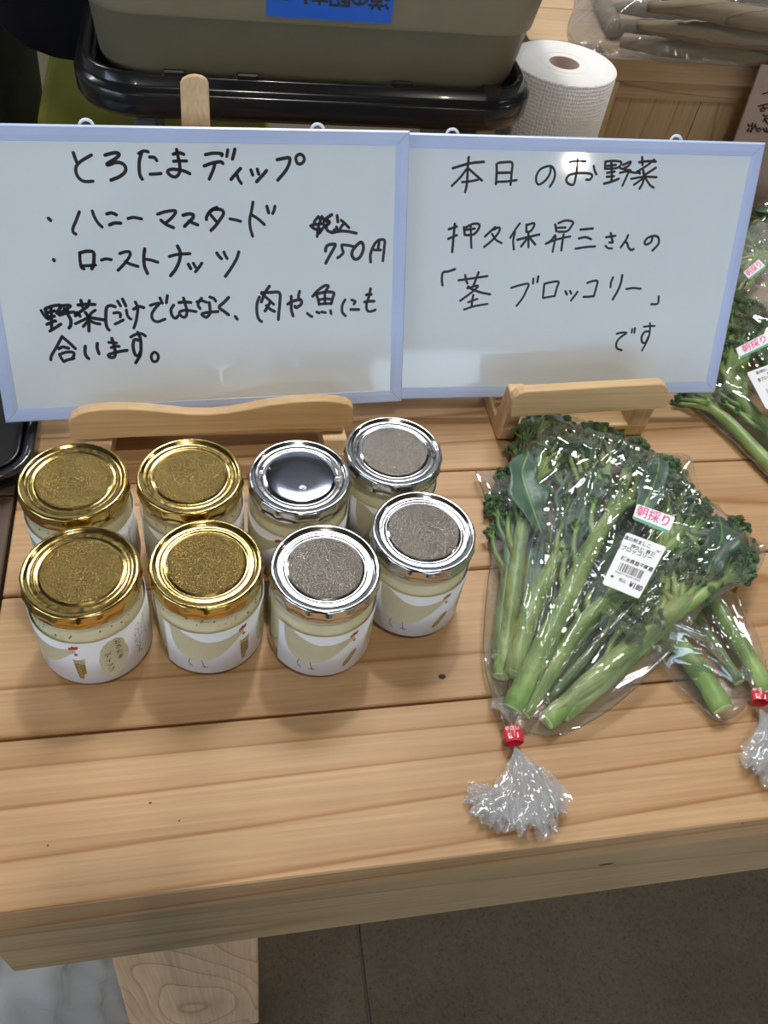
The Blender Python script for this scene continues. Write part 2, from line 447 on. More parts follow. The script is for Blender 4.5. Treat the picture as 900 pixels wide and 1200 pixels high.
def M_emboss():
    m, nt, out = newmat('embossed_towel')
    p = pbsdf(nt, (.82, .82, .82), .9, 0, .2)
    mp = coords(nt, (1, 1, .75))
    v = node(nt, 'ShaderNodeTexVoronoi', feature='F1'); v.inputs['Scale'].default_value = 380; v.inputs['Randomness'].default_value = .25
    nt.links.new(mp.outputs[0], v.inputs['Vector'])
    bump(nt, v.outputs['Distance'], p, .8, .0015)
    nt.links.new(p.outputs[0], out.inputs[0]); return m
m_emboss = M_emboss()
m_kraft = M_plain('kraft_card', (.33, .25, .21), .7, 0, .2, 0, .05, 60)
m_root = M_wood('burdock_skin', (.19, .15, .10), (.09, .065, .04), 0, 30, .8, 9, .8, .2)
m_lime = M_plain('olive_green_cloth', (.26, .25, .045), .8, 0, .2, 0, .12, 30, .3, 500)
m_limel = M_plain('light_green_piping', (.36, .48, .16), .7)
m_trouser = M_plain('dark_cloth', (.018, .022, .014), .9, 0, .2, 0, .2, 40, .3, 600)
m_black = M_plain('black_cloth', (.006, .006, .009), .85, 0, .2, 0, .2, 40)
m_skin = M_plain('skin', (.55, .34, .25), .5)
m_hair = M_plain('hair', (.02, .015, .012), .5)
m_poly = M_film('white_polythene', .93, .2, (.95, .96, .98), .8, .4, 40, .02)
m_steel = M_plain('chair_steel', (.5, .5, .5), .3, 1)
m_ceil = M_plain('ceiling_paint', (.13, .11, .09), .9, 0, .2, 0, .03, 2)
m_wall = M_plain('wall_plaster', (.60, .57, .52), .9, 0, .2, 0, .04, 2)
m_winf = M_plain('window_frame_metal', (.12, .12, .13), .4)
m_pane = M_film('window_glass', 0, .0, (.97, .98, .98), 1, 0, 10)
m_knot = M_plain('knot', (.06, .03, .016), .7, var=.3, scale=900)
m_phone = M_plain('phone_body', (.03, .03, .035), .25)
def M_floor():
    m, nt, out = newmat('concrete_floor')
    p = pbsdf(nt, (.3, .25, .2), .75, 0, .25)
    mp = coords(nt, (1, 1, 1))
    a = node(nt, 'ShaderNodeTexNoise'); a.inputs['Scale'].default_value = 220; a.inputs['Detail'].default_value = 6; a.inputs['Roughness'].default_value = .75
    b = node(nt, 'ShaderNodeTexNoise'); b.inputs['Scale'].default_value = 5; b.inputs['Detail'].default_value = 5
    for n_ in (a, b): nt.links.new(mp.outputs[0], n_.inputs['Vector'])
    ra = ramp(nt, [(.28, (.07, .055, .04)), (.45, (.15, .125, .09)), (.62, (.175, .148, .11)), (.8, (.25, .22, .17))])
    nt.links.new(a.outputs['Fac'], ra.inputs[0])
    rb = ramp(nt, [(.3, (.82, .80, .78)), (.7, (1.1, 1.1, 1.1))]); nt.links.new(b.outputs['Fac'], rb.inputs[0])
    mx = node(nt, 'ShaderNodeMix', data_type='RGBA', blend_type='MULTIPLY'); mx.inputs['Factor'].default_value = 1
    nt.links.new(ra.outputs[0], mx.inputs['A']); nt.links.new(rb.outputs[0], mx.inputs['B'])
    nt.links.new(mx.outputs['Result'], p.inputs['Base Color'])
    bump(nt, a.outputs['Fac'], p, .35, .001)
    nt.links.new(p.outputs[0], out.inputs[0]); return m
m_floor = M_floor()

# ------------------------------------------------------------------ the room
FZ = -72.0; CZ = 218.0; X0, X1, Y0, Y1 = -420.0, 460.0, -960.0, 470.0
fl = MB().box((X0, Y0, FZ - 8), (X1, Y1, FZ - .8)).build('floor', m_grey); tag(fl, kind='structure')
xs = [X0, -284.4, -134.4, 15.3, 165.3, 315.3, X1]; ys = [Y0, -735, -585, -435, -285, -135, 15 + 75, 240, 390, Y1]
for i in range(len(xs) - 1):
    for j in range(len(ys) - 1):
        MB().box((xs[i] + .18, ys[j] + .18, FZ - .8), (xs[i + 1] - .18, ys[j + 1] - .18, FZ), bev=.12).build('floor_slab', m_floor, fl)
tag(MB().box((X0, Y0, CZ), (X1, Y1, CZ + 10)).build('ceiling', m_ceil), kind='structure')
wl = MB(); LW = ((-560, -330), (-290, -60))   # side windows
wl.box((X0 - 10, Y0, FZ), (X0, Y1, FZ + 75)); wl.box((X0 - 10, Y0, CZ - 28), (X0, Y1, CZ)); yy = Y0
for a, b in LW: wl.box((X0 - 10, yy, FZ + 75), (X0, a, CZ - 28)); yy = b
wl.box((X0 - 10, yy, FZ + 75), (X0, Y1, CZ - 28)); tag(wl.build('wall_left', m_wall), kind='structure')
for n_, (a, b) in enumerate(LW):
    f = MB(); z0, z1 = FZ + 75, CZ - 28
    f.box((X0 - 8, a, z0), (X0 - 2, b, z0 + 5)); f.box((X0 - 8, a, z1 - 5), (X0 - 2, b, z1))
    for y in (a, (a + b) / 2 - 2, b - 4): f.box((X0 - 8, y, z0 + 5), (X0 - 2, y + 4, z1 - 5))
    w_ = tag(f.build('window_%d' % (n_ + 4), m_winf), kind='structure')
    MB().box((X0 - 5.3, a + 4, z0 + 5), (X0 - 4.7, b - 4, z1 - 5)).build('pane', m_pane, w_)
tag(MB().box((X1, Y0, FZ), (X1 + 10, Y1, CZ)).build('wall_right', m_wall), kind='structure')
tag(MB().box((X0, Y1, FZ), (X1, Y1 + 10, CZ)).build('wall_back', m_wall), kind='structure')
wf = MB()                                    # shop front behind the photographer: low wall, piers, head
wf.box((X0, Y0 - 10, FZ), (X1, Y0, FZ + 60)); wf.box((X0, Y0 - 10, CZ - 30), (X1, Y0, CZ))
for x in (X0, -150, 120, X1 - 20): wf.box((x, Y0 - 10, FZ + 60), (x + 20, Y0, CZ - 30))
tag(wf.build('wall_front', m_wall), kind='structure')
for n_, (a, b) in enumerate(((X0 + 20, -150), (-130, 120), (140, X1 - 20))):
    f = MB(); z0, z1 = FZ + 60, CZ - 30
    f.box((a, Y0 - 8, z0), (b, Y0 - 2, z0 + 5)); f.box((a, Y0 - 8, z1 - 5), (b, Y0 - 2, z1))
    for x in (a, (a + b) / 2 - 2, b - 4): f.box((x, Y0 - 8, z0 + 5), (x + 4, Y0 - 2, z1 - 5))
    w_ = tag(f.build('window_%d' % (n_ + 1), m_winf), kind='structure')
    MB().box((a + 4, Y0 - 5.3, z0 + 5), (b - 4, Y0 - 4.7, z1 - 5)).build('pane', m_pane, w_)
tag(MB().box((X0, Y1 - 2, FZ), (X1, Y1, FZ + 9)).build('baseboard_back', m_winf), kind='structure')

for (x, y, pw) in LAMPS:                      # recessed ceiling downlights
    t = thing('ceiling_downlight', 'round ceiling downlight recessed above the display tables', 'lamp', (x, y, CZ), 'ceiling downlights')
    MB().lathe([(9.5, 0), (9.5, -1.2), (7.5, -1.2), (7.2, 0)], (x, y, CZ), 32).build('trim_ring', m_winf, t)
    l = lamp('lamp_light', (x, y, CZ - 1.6), pw, .055 if y < -100 else .13, (1.0, .92, .80)); l.parent = t; l.location = (0, 0, -.016)

for (x0, y0, x1, y1, pw, lb) in PANELS:         # flat ceiling light panels behind the tables
    t = thing('ceiling_panel_light', lb, 'lamp', ((x0 + x1) / 2, (y0 + y1) / 2, CZ))
    for a, b in (((x0, y0), (x1, y0 + 2)), ((x0, y1 - 2), (x1, y1)), ((x0, y0 + 2), (x0 + 2, y1 - 2)), ((x1 - 2, y0 + 2), (x1, y1 - 2))):
        MB().box((a[0], a[1], CZ - 2.5), (b[0], b[1], CZ)).build('frame_bar', m_paper, t)
    l = lamp('panel_light', (0, 0, 0), pw, 1, (.93, .96, 1.0)); l.data.shape = 'RECTANGLE'; l.data.size = (x1 - x0 - 4) * .01; l.data.size_y = (y1 - y0 - 4) * .01
    l.data.spread = math.pi; l.parent = t; l.location = (0, 0, -.02)

# ------------------------------------------------------------------ the plank table
TX0, TX1 = -14.85, 130.0
tb = thing('display_table', 'pale softwood plank table with a thick front beam carrying the jars and broccoli', 'table', (TX0, 15, -72))
edges = [15.0, 25.0, 35.48, 45.45, 55.6, 66.0, 78.0, 89.6]
for i in range(7):
    MB().box((TX0, edges[i] + (.0 if i == 0 else .09), -3.3), (TX1, edges[i + 1] - .09, 0), bev=.10).build('plank', m_top, tb)
MB().box((TX0 + .2, 15.15, -12.9), (TX1, 19.5, -3.36), bev=.25).build('front_beam', m_beam, tb)
MB().box((TX0 + .2, 83, -12.9), (TX1, 87, -3.36), bev=.25).build('rear_beam', m_beam, tb)
MB().box((TX0 + .2, 19.6, -12.9), (TX0 + 3.5, 82.9, -3.36), bev=.2).build('end_beam', m_beam, tb)
for y0, y1 in ((19.7, 23.7), (79, 82.9)):
    for x in (-9.9, 112):
        m_ = MB(); b = x + 11.2
        m_.prism([(x, y0, -12.9), (b, y0, -12.9), (b + .3, y0, -72), (x - 3.4, y0, -72)][::-1], (0, y1 - y0, 0))
        bevel(m_.build('leg', m_leg, tb), .2)
for (px, py, a, b) in ((518, 793, .26, .2), (210, 962, .06, .05), (56, 991, .06, .05), (870, 965, .07, .05), (176, 941, .09, .06)):
    p = az(px, py); MB().add([(p[0] + a * math.cos(t), p[1] + b * math.sin(t), .012) for t in np.linspace(0, 6.28, 11)[:-1]], [tuple(range(10))], 0, False).build('knot', m_knot, tb)
p = ay(710, 1012.5, 15.15); MB().add([(p[0] + .62 * math.cos(t), 15.13, p[2] + .16 * math.sin(t)) for t in np.linspace(0, 6.28, 13)[:-1]], [tuple(range(12))[::-1]], 0, False).build('knot', m_knot, tb)

dt = thing('dark_table', 'dark brown wooden table beside the pale plank table, under the black tray', 'table', (-75, 33, -72))
for i in range(5):
    y = 33.5 + i * 11.3; MB().box((-75, y + .1, -3), (-15.15, y + 11.2, -.15), bev=.1).build('plank', m_dark, dt)
for x in (-73, -20):
    for y in (44, 83): MB().box((x, y, -72), (x + 4, y + 4, -3), bev=.2).build('leg', m_dark, dt)

tr = thing('black_tray', 'glossy black plastic tray lying at the end of the plank table', 'tray', (-30, 60, 0))
def ring_rr(x0, y0, x1, y1, r, z): return [(x, y, z) for x, y in rrect(x0, y0, x1, y1, r)]
def loft(mb, loops, mi=0, smooth=True, close0=True, close1=True):
    n = len(loops[0]); vs = [p for l in loops for p in l]; fs = []
    for i in range(len(loops) - 1):
        for j in range(n): fs.append((i * n + j, i * n + (j + 1) % n, (i + 1) * n + (j + 1) % n, (i + 1) * n + j))
    if close0: fs.append(tuple(range(n))[::-1])
    if close1: fs.append(tuple((len(loops) - 1) * n + j for j in range(n)))
    mb.add(vs, fs, mi, smooth); return mb
def inset(b, d, r, z): return ring_rr(b[0] + d, b[1] + d, b[2] - d, b[3] - d, max(r - d, .3), z)
B_ = (-46.0, 44.3, -13.6, 72.0)
loft(MB(), [inset(B_, 2.0, 3.2, .02), inset(B_, .9, 3.2, .3), inset(B_, .25, 3.2, 1.7), inset(B_, 0, 3.2, 1.75), inset(B_, 0, 3.2, 2.05),
            inset(B_, .35, 3.2, 2.1), inset(B_, .8, 3.2, 2.0), inset(B_, 1.3, 3.2, .7), inset(B_, 2.2, 3.2, .45)]).build('tray_body', m_binlid, tr)
loft(MB(), [inset(B_, .95, 3.2, 1.99), inset(B_, 1.0, 3.2, 2.12), inset(B_, 1.12, 3.2, 2.12), inset(B_, 1.2, 3.2, 1.9)]).build('inner_lip', m_binlid, tr)

# pen strokes in tenths of a millimetre on each board, from its lower left corner
INK1 = """720,1877 726,1850 734,1819;835,1864 784,1837 739,1806 722,1770 729,1729 754,1702 785,1695 825,1698;924,1864 954,1873 997,1880 1017,1871 998,1848 958,1825 929,1807 942,1803 990,1819 1032,1812 1051,1785 1040,1754 999,1726 945,1705;1146,1877 1181,1893 1211,1888;1166,1881 1147,1832 1140,1777 1142,1736 1154,1713;1217,1855 1248,1852 1263,1833;1210,1745 1243,1746 1284,1750;1377,1875 1418,1884 1448,1875;1375,1829 1419,1832 1465,1832;1402,1905 1408,1861 1416,1797 1407,1751 1381,1728 1353,1734 1331,1755 1337,1771 1366,1778 1409,1774 1447,1765 1480,1750;712,1499 684,1443 656,1391 655,1363 670,1351;798,1504 809,1461 828,1423 851,1397;892,1484 926,1491 956,1478;903,1411 938,1423 979,1422;1032,1453 1072,1460 1124,1450;1237,1481 1289,1497 1353,1505 1362,1492 1335,1459 1287,1420;1257,1440 1291,1411 1339,1389;1413,1473 1450,1482 1483,1477 1478,1453 1446,1424 1417,1398;1450,1434 1481,1419 1510,1407;1293,1190 1354,1204 1440,1208;1357,1262 1373,1214 1360,1154 1330,1099 1291,1054;680,1223 676,1175 678,1126 695,1113;680,1223 729,1234 772,1227 771,1183 761,1134 748,1113;684,1135 727,1135 776,1139;821,1172 853,1180 888,1174;951,1215 990,1227 1021,1224 1016,1194 976,1145 927,1099;982,1158 1020,1140 1068,1124;1126,1245 1115,1188 1113,1128 1129,1073;1127,1173 1161,1167 1209,1151;1653,1525 1611,1506 1579,1467 1574,1443;1652,1517 1692,1504 1695,1476 1667,1438 1635,1399 1602,1368;1609,1472 1632,1443 1651,1420;1595,1487 1627,1511 1672,1513;1741,1447 1779,1440 1817,1430;1912,1561 1900,1505 1884,1446 1884,1387 1899,1325;1903,1471 1943,1446 1988,1406;2011,1532 2022,1487;2069,1532 2062,1504 2051,1483;1596,1874 1650,1884 1709,1881 1708,1869;1583,1801 1636,1819 1696,1829 1713,1818;1656,1813 1643,1776 1612,1715;1752,1906 1742,1864;1801,1911 1792,1879 1781,1848;1834,1786 1806,1758 1764,1714;1806,1758 1814,1720 1835,1687;1907,1777 1918,1743;1952,1782 1961,1750;2017,1773 1991,1745 1944,1699;2096,1846 2147,1856 2185,1858 2181,1822 2155,1774 2096,1710;2260,1884 2234,1869 2230,1846 2243,1822 2268,1821 2289,1842 2285,1870 2260,1884;1424,1133 1439,1102;1460,1140 1473,1112;1521,1139 1499,1111 1471,1079;1633,1210 1647,1188 1664,1169;1685,1216 1694,1191 1706,1169;1793,1216 1775,1168 1736,1107 1685,1041;367,828 379,799 394,774;395,836 402,798 406,765;399,841 451,858 505,860 487,829 470,806;408,812 459,823;408,779 450,785;436,849 432,788 420,702;392,727 445,749 454,749;406,678 447,701 487,726;505,857 559,860 567,850 532,828 493,805 487,791 534,804 589,810 596,792;525,837 549,818;546,789 559,755 554,716 540,696;623,860 678,864 739,860;647,893 651,848;704,889 691,852 651,824 595,783;737,819 707,799 676,766 588,725;667,805 689,761;612,806 627,780;681,770 721,761 794,746;688,780 675,669;677,742 640,704;696,741 726,725 758,718;879,840 847,850 818,834 806,776 801,728 806,689 818,671;900,881 917,845;936,895 954,844;864,794 893,798 910,788 906,764;865,714 895,727 926,743;955,815 957,781 968,757 981,747;1007,819 1047,837 1079,828;1024,871 1037,828 1026,770 1012,721 994,680;383,466 392,497 438,564 484,636;484,633 520,596 565,542;449,546 479,558 517,547;448,503 458,474 471,449;448,503 496,518 543,516 549,496 532,466;471,449 503,461 544,469;636,557 629,517 632,487 648,464;723,575 718,539 726,498;830,609 839,559 843,499 829,467 800,468 793,486 832,499 881,509 929,515;805,580 831,577 859,573;818,540 852,548 875,547;966,614 1003,632 1046,636 1071,618;1019,647 1033,602 1032,541 1022,481 998,441 982,417;1022,587 990,593 975,544 983,483 1006,472 1026,501;1128,493 1106,478 1099,453 1107,425 1126,420 1146,437 1150,471 1128,493;1128,843 1162,853 1196,857 1159,819 1132,776 1138,737 1170,721 1224,739;1201,896 1215,857;1256,911 1244,859;1295,840 1273,806 1279,762 1301,743 1320,759;1335,858 1378,862 1421,856;1371,891 1379,847 1388,798 1380,759 1360,748 1334,770 1339,792 1383,800 1455,788;1465,860 1504,866 1537,855;1502,885 1479,859 1473,835 1485,810;1562,893 1592,881 1603,861;1556,852 1558,803 1556,773 1530,744 1506,753 1497,770 1537,779 1616,784;1700,886 1664,851 1626,816 1660,785 1693,757;1742,743 1756,722;1930,884 1910,832 1907,767 1918,718 1939,698;1948,916 2012,916 2082,912 2083,838 2074,768 2068,710;2008,962 1974,915 1943,847;1947,910 1989,872 2036,826;2009,840 1969,778;1981,819 2007,791 2041,772;2144,825 2177,844 2238,857 2250,838 2242,817 2209,796 2198,807;2171,883 2172,835 2170,781 2182,734;2237,919 2227,882 2235,855;2337,879 2370,916 2426,955 2459,955 2447,930 2425,904;2364,895 2380,851 2385,816;2364,895 2436,909 2500,902 2491,859 2480,818;2380,851 2436,858 2474,854;2385,819 2480,821;2431,904 2432,823;2293,750 2312,733 2329,724;2366,759 2385,751;2404,758 2435,752;2474,767 2479,742;2589,846 2567,803 2567,753 2592,722;2642,844 2670,831 2659,811;2635,770 2699,768;2791,926 2777,863 2759,803 2767,759 2796,750 2832,762;2758,880 2783,882 2796,882;2744,825 2783,830 2820,829;2328,1395 2363,1404 2418,1408 2437,1396;2387,1459 2359,1426 2355,1404;2387,1459 2402,1434 2386,1382 2377,1319;2332,1394 2362,1371 2402,1371 2397,1345;2433,1393 2393,1341;2414,1459 2433,1433 2465,1418 2449,1396;2487,1472 2449,1448 2429,1426;2457,1433 2472,1418 2449,1393 2449,1370 2464,1355 2496,1348 2508,1366;2528,1466 2534,1422;2559,1433 2587,1410 2619,1379;2583,1410 2563,1392 2551,1370;2523,1385 2531,1366;2488,1344 2551,1355 2615,1352 2675,1339;2439,1213 2444,1240 2464,1258 2511,1261 2507,1239 2471,1179 2440,1124;2563,1253 2567,1223 2575,1200 2551,1174 2531,1162;2567,1257 2607,1253 2663,1241;2711,1274 2679,1252 2647,1214 2643,1176 2668,1149 2704,1164 2728,1213 2729,1251 2711,1274;2820,1265 2797,1220 2785,1174 2788,1128;2820,1265 2849,1288 2893,1287 2894,1242 2884,1134;2853,1280 2846,1227;2813,1216 2846,1215 2866,1215;503,1457 509,1452 515,1443;500,1180 502,1174"""
INK2 = """544,1813 610,1833 691,1853 783,1863;662,1893 660,1830 662,1755 661,1698 652,1645;653,1811 606,1749 545,1688;668,1811 718,1775 779,1730;623,1716 680,1722 747,1735;884,1848 890,1778 891,1707;896,1858 950,1864 1005,1860 1008,1789 1008,1704;899,1787 994,1791;900,1723 974,1727 1052,1738;1317,1838 1313,1786 1281,1737 1236,1710 1212,1731 1210,1779 1239,1822 1290,1842 1328,1838 1355,1796 1351,1743 1325,1695;542,1372 604,1392;587,1412 584,1328 580,1200;542,1300 609,1328;661,1388 673,1329;679,1388 736,1414 784,1409 776,1369 742,1334 689,1329;680,1369 749,1379;715,1399 733,1234;914,1391 879,1360 837,1320;900,1371 947,1389 945,1351 896,1290 836,1240;892,1341 928,1296 977,1271;1111,1421 1078,1372 1044,1312;1079,1357 1070,1292 1082,1223;1166,1413 1171,1363;1167,1408 1225,1424 1228,1399 1204,1363 1172,1358;1104,1297 1187,1318 1281,1339;1189,1353 1201,1242;1188,1313 1140,1247;1204,1313 1254,1263;1404,1416 1419,1365;1428,1426 1486,1447 1548,1437 1541,1407 1507,1366 1436,1361;1427,1391 1492,1394;1411,1335 1383,1294 1347,1272;1342,1268 1405,1294 1480,1315 1540,1326;1418,1325 1413,1274 1407,1207;1483,1341 1479,1285 1479,1218;1619,1379 1721,1389;1614,1311 1669,1322 1718,1307;1597,1232 1680,1245 1760,1251;1843,1323 1920,1334;1878,1354 1896,1308 1906,1283 1877,1283;1847,1257 1873,1238 1907,1236;2029,1340 2012,1294 1980,1245;2002,1283 2025,1284 2049,1242 2075,1225 2094,1232;2240,1332 2236,1290 2199,1269 2179,1285 2201,1321 2256,1337 2293,1322 2302,1275 2259,1221;1465,1876 1526,1885 1589,1882;1524,1901 1528,1828 1524,1742 1511,1712 1472,1721 1452,1748 1475,1784 1548,1798 1630,1797 1659,1783 1647,1754 1615,1751;1662,1852 1673,1821 1693,1791;1753,1885 1758,1833;1753,1885 1817,1891 1884,1883 1862,1844 1771,1833;1774,1854 1843,1863;1802,1881 1821,1781 1823,1747;1778,1804 1840,1815;1780,1775 1839,1781;1766,1725 1829,1742 1881,1763;1903,1864 1959,1889 1948,1860 1912,1840;1880,1840 1925,1831 1969,1827;1885,1806 1938,1817 2017,1809 2049,1814;1955,1812 1940,1769 1920,1712;2031,1886 2101,1895 2168,1894;2049,1923 2062,1867;2152,1908 2106,1868 2036,1824;2026,1819 2051,1805;2074,1829 2085,1795;2176,1849 2126,1816 2086,1791;1985,1764 2088,1781 2194,1780;2092,1786 2085,1732 2067,1693;2079,1766 2015,1721;2107,1767 2148,1723 2185,1702;611,1068 558,1051 515,1041 510,987 518,943;647,982 757,997 882,1015;698,1023 709,982 722,958;808,1044 790,992 773,940;725,919 811,940 776,898 672,819;729,933 758,914 832,887 916,871;778,866 771,818 772,770;739,808 814,834;710,749 796,776 901,793;1090,922 1160,943 1232,954 1221,903 1194,839 1149,776;1269,996 1271,956;1309,1014 1306,968;1367,950 1367,902 1368,843;1367,954 1416,966 1485,972 1478,924 1467,856;1374,840 1419,849 1467,856;1554,894 1571,868;1594,897 1607,875;1660,889 1641,859 1612,819;1734,961 1775,975 1820,977 1817,923 1806,853;1718,848 1769,850 1806,853;1952,1007 1940,966 1941,927;2029,1025 2026,956 2007,891 1976,826;2083,912 2142,920 2209,914;2381,852 2383,791 2325,786;2057,538 2097,547 2145,544 2102,512 2068,467 2076,415 2124,395;2190,577 2190,546;2213,585 2214,545;2292,596 2345,601 2388,601;2343,626 2353,556 2347,487 2310,389;2341,556 2306,550 2286,505 2304,459 2333,464 2349,510"""

# ------------------------------------------------------------------ whiteboards and their easels
def board(u):
    x0, y0, z0, yw, ti, W, H, rl = u
    a = np.array((math.cos(yw), math.sin(yw), 0)); n = np.array((-math.sin(yw), math.cos(yw), 0))
    v = n * math.sin(ti) + np.array((0, 0, math.cos(ti)))
    a2 = a * math.cos(rl) + v * math.sin(rl); v2 = v * math.cos(rl) - a * math.sin(rl)
    o = np.array((x0, y0, z0)); nn = np.cross(a2, v2)
    return (lambda s, t, d=0.0: o + s * a2 + t * v2 + d * nn), W, H
def make_board(u, label, ink, inkw, hooks):
    fn, W, H = board(u); fw = 1.05
    t = thing('whiteboard', label, 'whiteboard', tuple(fn(W / 2, 0, -.6)))
    m_ = MB(); 
    m_.add([fn(s, q, d) for d in (-.55, -.10) for q in (fw - .2, H - fw + .2) for s in (fw - .2, W - fw + .2)],
           [(0, 2, 3, 1), (4, 5, 7, 6), (0, 1, 5, 4), (2, 6, 7, 3), (0, 4, 6, 2), (1, 3, 7, 5)], 0, False)
    sf = m_.build('writing_surface', m_board, t)
    prof = [(0, -1.0), (0, -.12), (.12, 0), (fw * .62, 0), (fw - .06, -.06), (fw, -.14), (fw, -.30)]   # across the bar: inset, depth
    C = [(0, 0, 1, 1), (W, 0, -1, 1), (W, H, -1, -1), (0, H, 1, -1)]
    for k in range(4):
        A, B = C[k], C[(k + 1) % 4]; m_ = MB(); vs = []
        for (cx, cy, sx, sy) in (A, B):
            for i_, d_ in prof: vs.append(fn(cx + sx * i_, cy + sy * i_, d_))
            vs.append(fn(cx + sx * fw, cy + sy * fw, -1.0))
        n = len(prof) + 1
        fs = [(j, (j + 1) % n, n + (j + 1) % n, n + j)[::-1] for j in range(n)] + [tuple(range(n)), tuple(range(2 * n - 1, n - 1, -1))]
        m_.add(vs, fs, 0, False); m_.build('frame_bar', m_frame, t)
    for k, (cx, cy, sx, sy) in enumerate(C):  # mitre line in each corner
        m_ = MB(); ribbon(m_, [(cx + sx * .12, cy + sy * .12), (cx + sx * .95, cy + sy * .95)], .025, lambda a_, b_: fn(a_, b_, .004)); m_.build('corner_joint', m_joint, t)
    m_ = MB()
    for st in ink.split(';'):
        P = [tuple(int(c) * .01 for c in q.split(',')) for q in st.split()]
        ribbon(m_, P, inkw * rnd.uniform(.92, 1.08), lambda a_, b_: fn(a_, b_, -.094))
    tag(m_.build('handwriting', m_ink, t), kind='stuff')
    for hx in hooks:
        p = [fn(hx + .45 * math.cos(q), H - .1 + .42 * math.sin(q), -.75) for q in np.linspace(0, math.pi, 9)]
        MB().tube(p, .11, 6).build('hanging_hook', m_paper, t)
    return fn
U1 = (-15.625, 49.30, 2.863, .051, .44, 30.677, 20.499, -.004)
U2 = (13.006, 51.755, 2.121, -.030, .431, 30.677, 20.499, .022)
f1 = make_board(U1, 'small whiteboard with egg dip flavours and 750 yen price written on it', INK1, .235, (8.2, 24.0))
f2 = make_board(U2, 'small whiteboard announcing the stem broccoli of the day in thin black writing', INK2, .19, (5.4, 23.4))

def lip(mb, top, bot, y, th):                # a shaped bar standing on the upright plane y
    P = [ay(px, py, y) for px, py in top + bot]
    mb.prism([tuple(p) for p in P], (0, th, 0)); return mb
e1 = thing('tabletop_easel', 'wooden tabletop easel with wavy lip holding the egg dip whiteboard', 'easel', (-.5, 52, 0))
top = [(80, 497), (83, 491), (92, 486), (105, 482.5), (125, 480.3), (150, 480), (175, 481.5), (200, 484.3), (222, 486.3), (245, 486.5), (268, 484.5), (292, 480), (315, 475.5), (340, 472.3), (362, 470.8), (380, 470.5), (398, 472), (408, 474.5), (414, 478.5)]
bot = [(413.5, 499.5), (330, 503.5), (245, 508), (160, 512.5), (83, 517)]
bevel(lip(MB(), top, bot, 47.6, .9).build('front_lip', m_easel, e1), .12)
MB().box((-10.0, 48.5, 1.75), (9.9, 51.6, 2.35), bev=.1).build('ledge', m_easel, e1)
for s, xx in ((-1, -8.1), (1, 8.2)):
    d = .45 * s
    MB().prism([(xx - .95 + d * 2.4, 46.0, 0), (xx + .95 + d * 2.4, 46.0, 0), (xx + .95, 62, 0), (xx - .95, 62, 0)], (0, 0, 1.7)).build('foot_rail', m_easelv, e1)
    m_ = MB(); a = (xx, 52.0, 1.7); b = (s * 1.6, 60.9, 20.0)
    m_.tube([a, b], .95, 4, flat=.7); m_.build('leg', m_easelv, e1)
P = [(211, 150), (211, 106), (214, 101.5), (221, 98.5), (229, 97.8), (237, 99.3), (243, 102.5), (245, 107), (246, 150)]
q = [ay(px, py, 60.6) for px, py in P]; dv = np.array((0, .9, -.3))
sl = [p + np.array((0, .42 * (p[2] - q[0][2]), 0)) for p in q]
for k in (0, -1): sl[k] = sl[k] + np.array((0, -2.2, -5.0))
bevel(MB().prism([tuple(p) for p in sl], tuple(dv)).build('centre_post', m_easelv, e1), .12)
MB().tube([(0, 61.5, 17.5), (0, 72, 0.5)], .8, 4, flat=.8).build('rear_leg', m_easelv, e1)

e2 = thing('tabletop_easel', 'wooden tabletop easel with straight round-cornered lip behind the big broccoli bag', 'easel', (29.5, 53, 0))
top = [(599, 487), (600, 470), (603, 466), (609, 462), (616, 459.5), (770, 450.8), (777, 451), (782, 454), (784.5, 460)]
bot = [(781, 478.8), (600, 489.3)]
bevel(lip(MB(), top, bot, 47.6, .9).build('front_lip', m_easel, e2), .12)
MB().box((23.6, 48.5, 1.0), (36.6, 53.2, 1.6), bev=.1).build('ledge', m_easel, e2)
for (u0, u1, v) in ((582, 603, 521), (727, 755, 513)):
    a = az(u0, v); b = az(u1, v); xa, xb = a[0] + .1, b[0]
    m_ = MB(); pr = [(48.55, .3), (48.9, 0), (62, 0), (62, 1.35), (50.4, 1.35), (49.9, 5.4), (48.55, 5.4)]
    m_.prism([(xa, y, z) for y, z in pr], (min(xb - xa, 1.9), 0, 0)); bevel(m_.build('foot', m_easelv, e2), .15)
    xm = (xa + xb) / 2
    MB().tube([(xm, 53.9, 1.35), (xm + (29.5 - xm) * .6, 61.9, 18.5)], .85, 4, flat=.7).build('leg', m_easelv, e2)
MB().box((24.5, 58.4, 12.2), (35, 59.5, 13.8), bev=.1).build('crossbar', m_easel, e2)
MB().tube([(29.5, 61.3, 13.6), (29.5, 73, 0.5)], .8, 4, flat=.8).build('rear_leg', m_easelv, e2)

